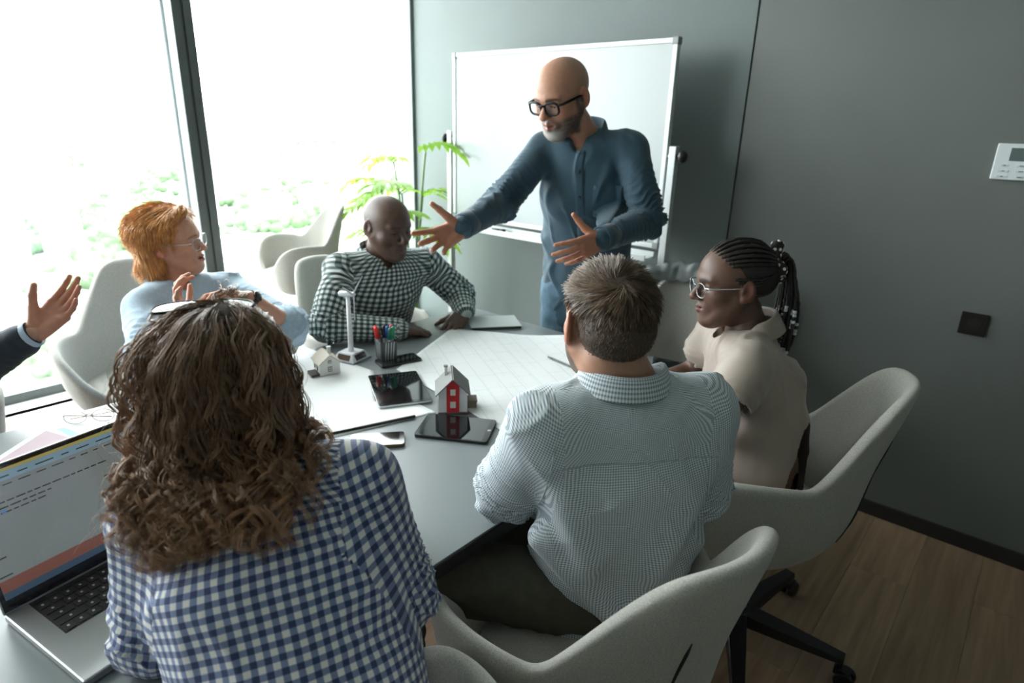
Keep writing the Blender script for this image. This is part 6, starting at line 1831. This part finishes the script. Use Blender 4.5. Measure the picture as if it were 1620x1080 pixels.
# local frame: +x along the hinge, -y towards the user
LWd, LD = .352, .242
lm_ = mat('laptop_aluminium', (.36, .37, .375), .36, metal=.75)
body = MB().prism([(0, 0), (LWd, 0), (LWd, -LD), (0, -LD)], .001, .0150).build('base', lm_, lap, bevel=.003)
MB().span((.033, -.124, .0151), (LWd - .033, -.006, .0156)).build('keyboard_well', mat('well_black', (.012, .012, .013), .5), lap)
MB().span((.100, -LD + .006, .0151), (LWd - .100, -.134, .0154)).build('trackpad', mat('trackpad_grey', (.30, .31, .315), .3, metal=.7), lap)
keym = mat('key_black', (.014, .014, .015), .45)
legm = mat('key_legend', (.45, .47, .48), .6)
kc = 0
rows_k = [(.012, [1.0] * 14), (.0205, [1] * 13 + [1.6]), (.0205, [1.6] + [1] * 12 + [1]), (.0205, [1.9] + [1] * 11 + [1.7]), (.0205, [2.4] + [1] * 10 + [2.2]), (.0205, [1, 1, 1, 1.3, 5.2, 1.3, 1, 1, 1, 1])]
yk = -.009
for ri, (hh, ws) in enumerate(rows_k):
    tot = sum(ws); x = .036; un = (LWd - .072) / tot
    for w_ in ws:
        kw = un * w_ - .0042; kx, ky = x + kw / 2, yk - hh / 2 + .001
        k_ = MB().box((kx, ky, .0162), (kw, hh - .0028, .0016)).build('key', keym, lap)
        if ri > 0 and w_ < 3:
            MB().box((kx, ky + .001, .01705), (.0035, .0045, .0002)).build('legend', legm, k_)
        x += un * w_
    yk -= hh
# lid: leans back
tilt = math.radians(15)
LH = .238
def lidM(): return Matrix.Rotation(-tilt, 4, 'X')
lid = bpy.data.objects.new('lid', None)
mb_ = MB().span((0, -.0025, 0), (LWd, .0030, LH)); lid = mb_.build('lid', lm_, lap, bevel=.002)
lid.location = (0, .001, .013); lid.rotation_euler = (-tilt, 0, 0)
MB().span((.002, -.0032, .003), (LWd - .002, -.0024, LH - .002)).build('bezel', bez, lid)
scr = mat('laptop_screen', (.02, .02, .02), .12, emit=((.40, .46, .44), .10), spec=.7)
MB().span((.009, -.0036, .022), (LWd - .009, -.0031, LH - .009)).build('display', scr, lid)
def flat_print(name, rects, col, e, y=-.0040):
    m_ = MB()
    for x0, x1, z0, z1 in rects: m_.span((x0, y, z0), (x1, y + .0003, z1))
    o_ = m_.build(name, mat('screen_' + name + '_' + str(int(col[0] * 1000)), (.02, .02, .02), .12, emit=(col, e), spec=.6), lid)
    if len(rects) > 3: o_['kind'] = 'stuff'
    return o_
X0s, X1s, ZT = .009, LWd - .009, LH - .009
flat_print('menu_band', [(X0s, X1s, ZT - .005, ZT)], (.50, .42, .10), .16)
flat_print('toolbar', [(X0s, X1s, ZT - .020, ZT - .005)], (.22, .36, .44), .18)
lr = random.Random(9)
rects = []
x = .02
for _ in range(9): w_ = lr.uniform(.012, .03); rects.append((x, x + w_, ZT - .0145, ZT - .0125)); x += w_ + .012
x = .015
for _ in range(12): w_ = lr.uniform(.008, .022); rects.append((x, x + w_, ZT - .0275, ZT - .0258)); x += w_ + .009
for zz_, x0, x1 in [(.052, .04, .20), (.061, .03, .12), (.069, .03, .10), (.078, .20, .26)]: 
    x = x0
    while x < x1: w_ = lr.uniform(.006, .016); rects.append((x, x + w_, ZT - zz_ - .002, ZT - zz_)); x += w_ + .003
for k in range(7):
    x = .205
    while x < .33: w_ = lr.uniform(.006, .018); rects.append((x, x + w_, ZT - .108 - k * .0062 - .0022, ZT - .108 - k * .0062)); x += w_ + .003
for k in range(3): rects.append((.012, .030, ZT - .11 - k * .03, ZT - .108 - k * .03))
tl_ = flat_print('text_lines', rects, (.03, .04, .05), .03, y=-.0043)
flat_print('blue_dots', [(.045, .051, ZT - .071, ZT - .065), (.018, .023, ZT - .060, ZT - .055)], (.05, .18, .40), .25, y=-.0043)
flat_print('picture_band', [(X0s, X1s, .034, .054)], (.30, .11, .07), .13, y=-.0042)
flat_print('dock', [(X0s, X1s, .022, .034)], (.05, .10, .16), .15, y=-.0042)
# printed charts and folded spectacles behind the laptop
pk = empty('chart_sheet', (0, 0, 0), 0, 'white sheet printed with a pink and blue chart behind the laptop', 'paper')
MB().prism([(-1.60, -.02), (-1.905, .335), (-1.74, .475), (-1.44, .12)], TT, TT + .0006).build('sheet', paper_m, pk)
MB().prism([(-1.62, .03), (-1.862, .312), (-1.765, .345), (-1.55, .12)], TT + .0006, TT + .0009).build('pink_print', mat('print_pink', (.60, .45, .52), .7), pk)
MB().prism([(-1.855, .333), (-1.845, .350), (-1.755, .372), (-1.765, .348)], TT + .0006, TT + .0009).build('blue_print', mat('print_blue', (.45, .66, .72), .7), pk)
sg = empty('folded_spectacles', (-1.83, .405, TT + .0006), math.atan2(.35, .22), 'folded thin metal spectacles lying on the chart sheet', 'spectacles')
gm_ = mat('spectacle_metal', (.25, .22, .15), .3, metal=.9)
for sx in (-1, 1):
    pts = [(sx * .033 + .026 * math.cos(a), .0, .020 + .018 * math.sin(a)) for a in np.linspace(0, 2 * PI, 21)]
    MB().tube(pts, .0010, 5, cap=False).build('rim', gm_, sg, smooth=True)
    MB().tube([(sx * .060, .0, .026), (sx * .062, .006, .026), (-sx * .050, .012 + .004 * sx, .010)], .0013, 5).build('temple', gm_, sg, smooth=True)
MB().tube([(-.008, 0, .024), (0, 0, .027), (.008, 0, .024)], .0011, 5).build('bridge', gm_, sg, smooth=True)
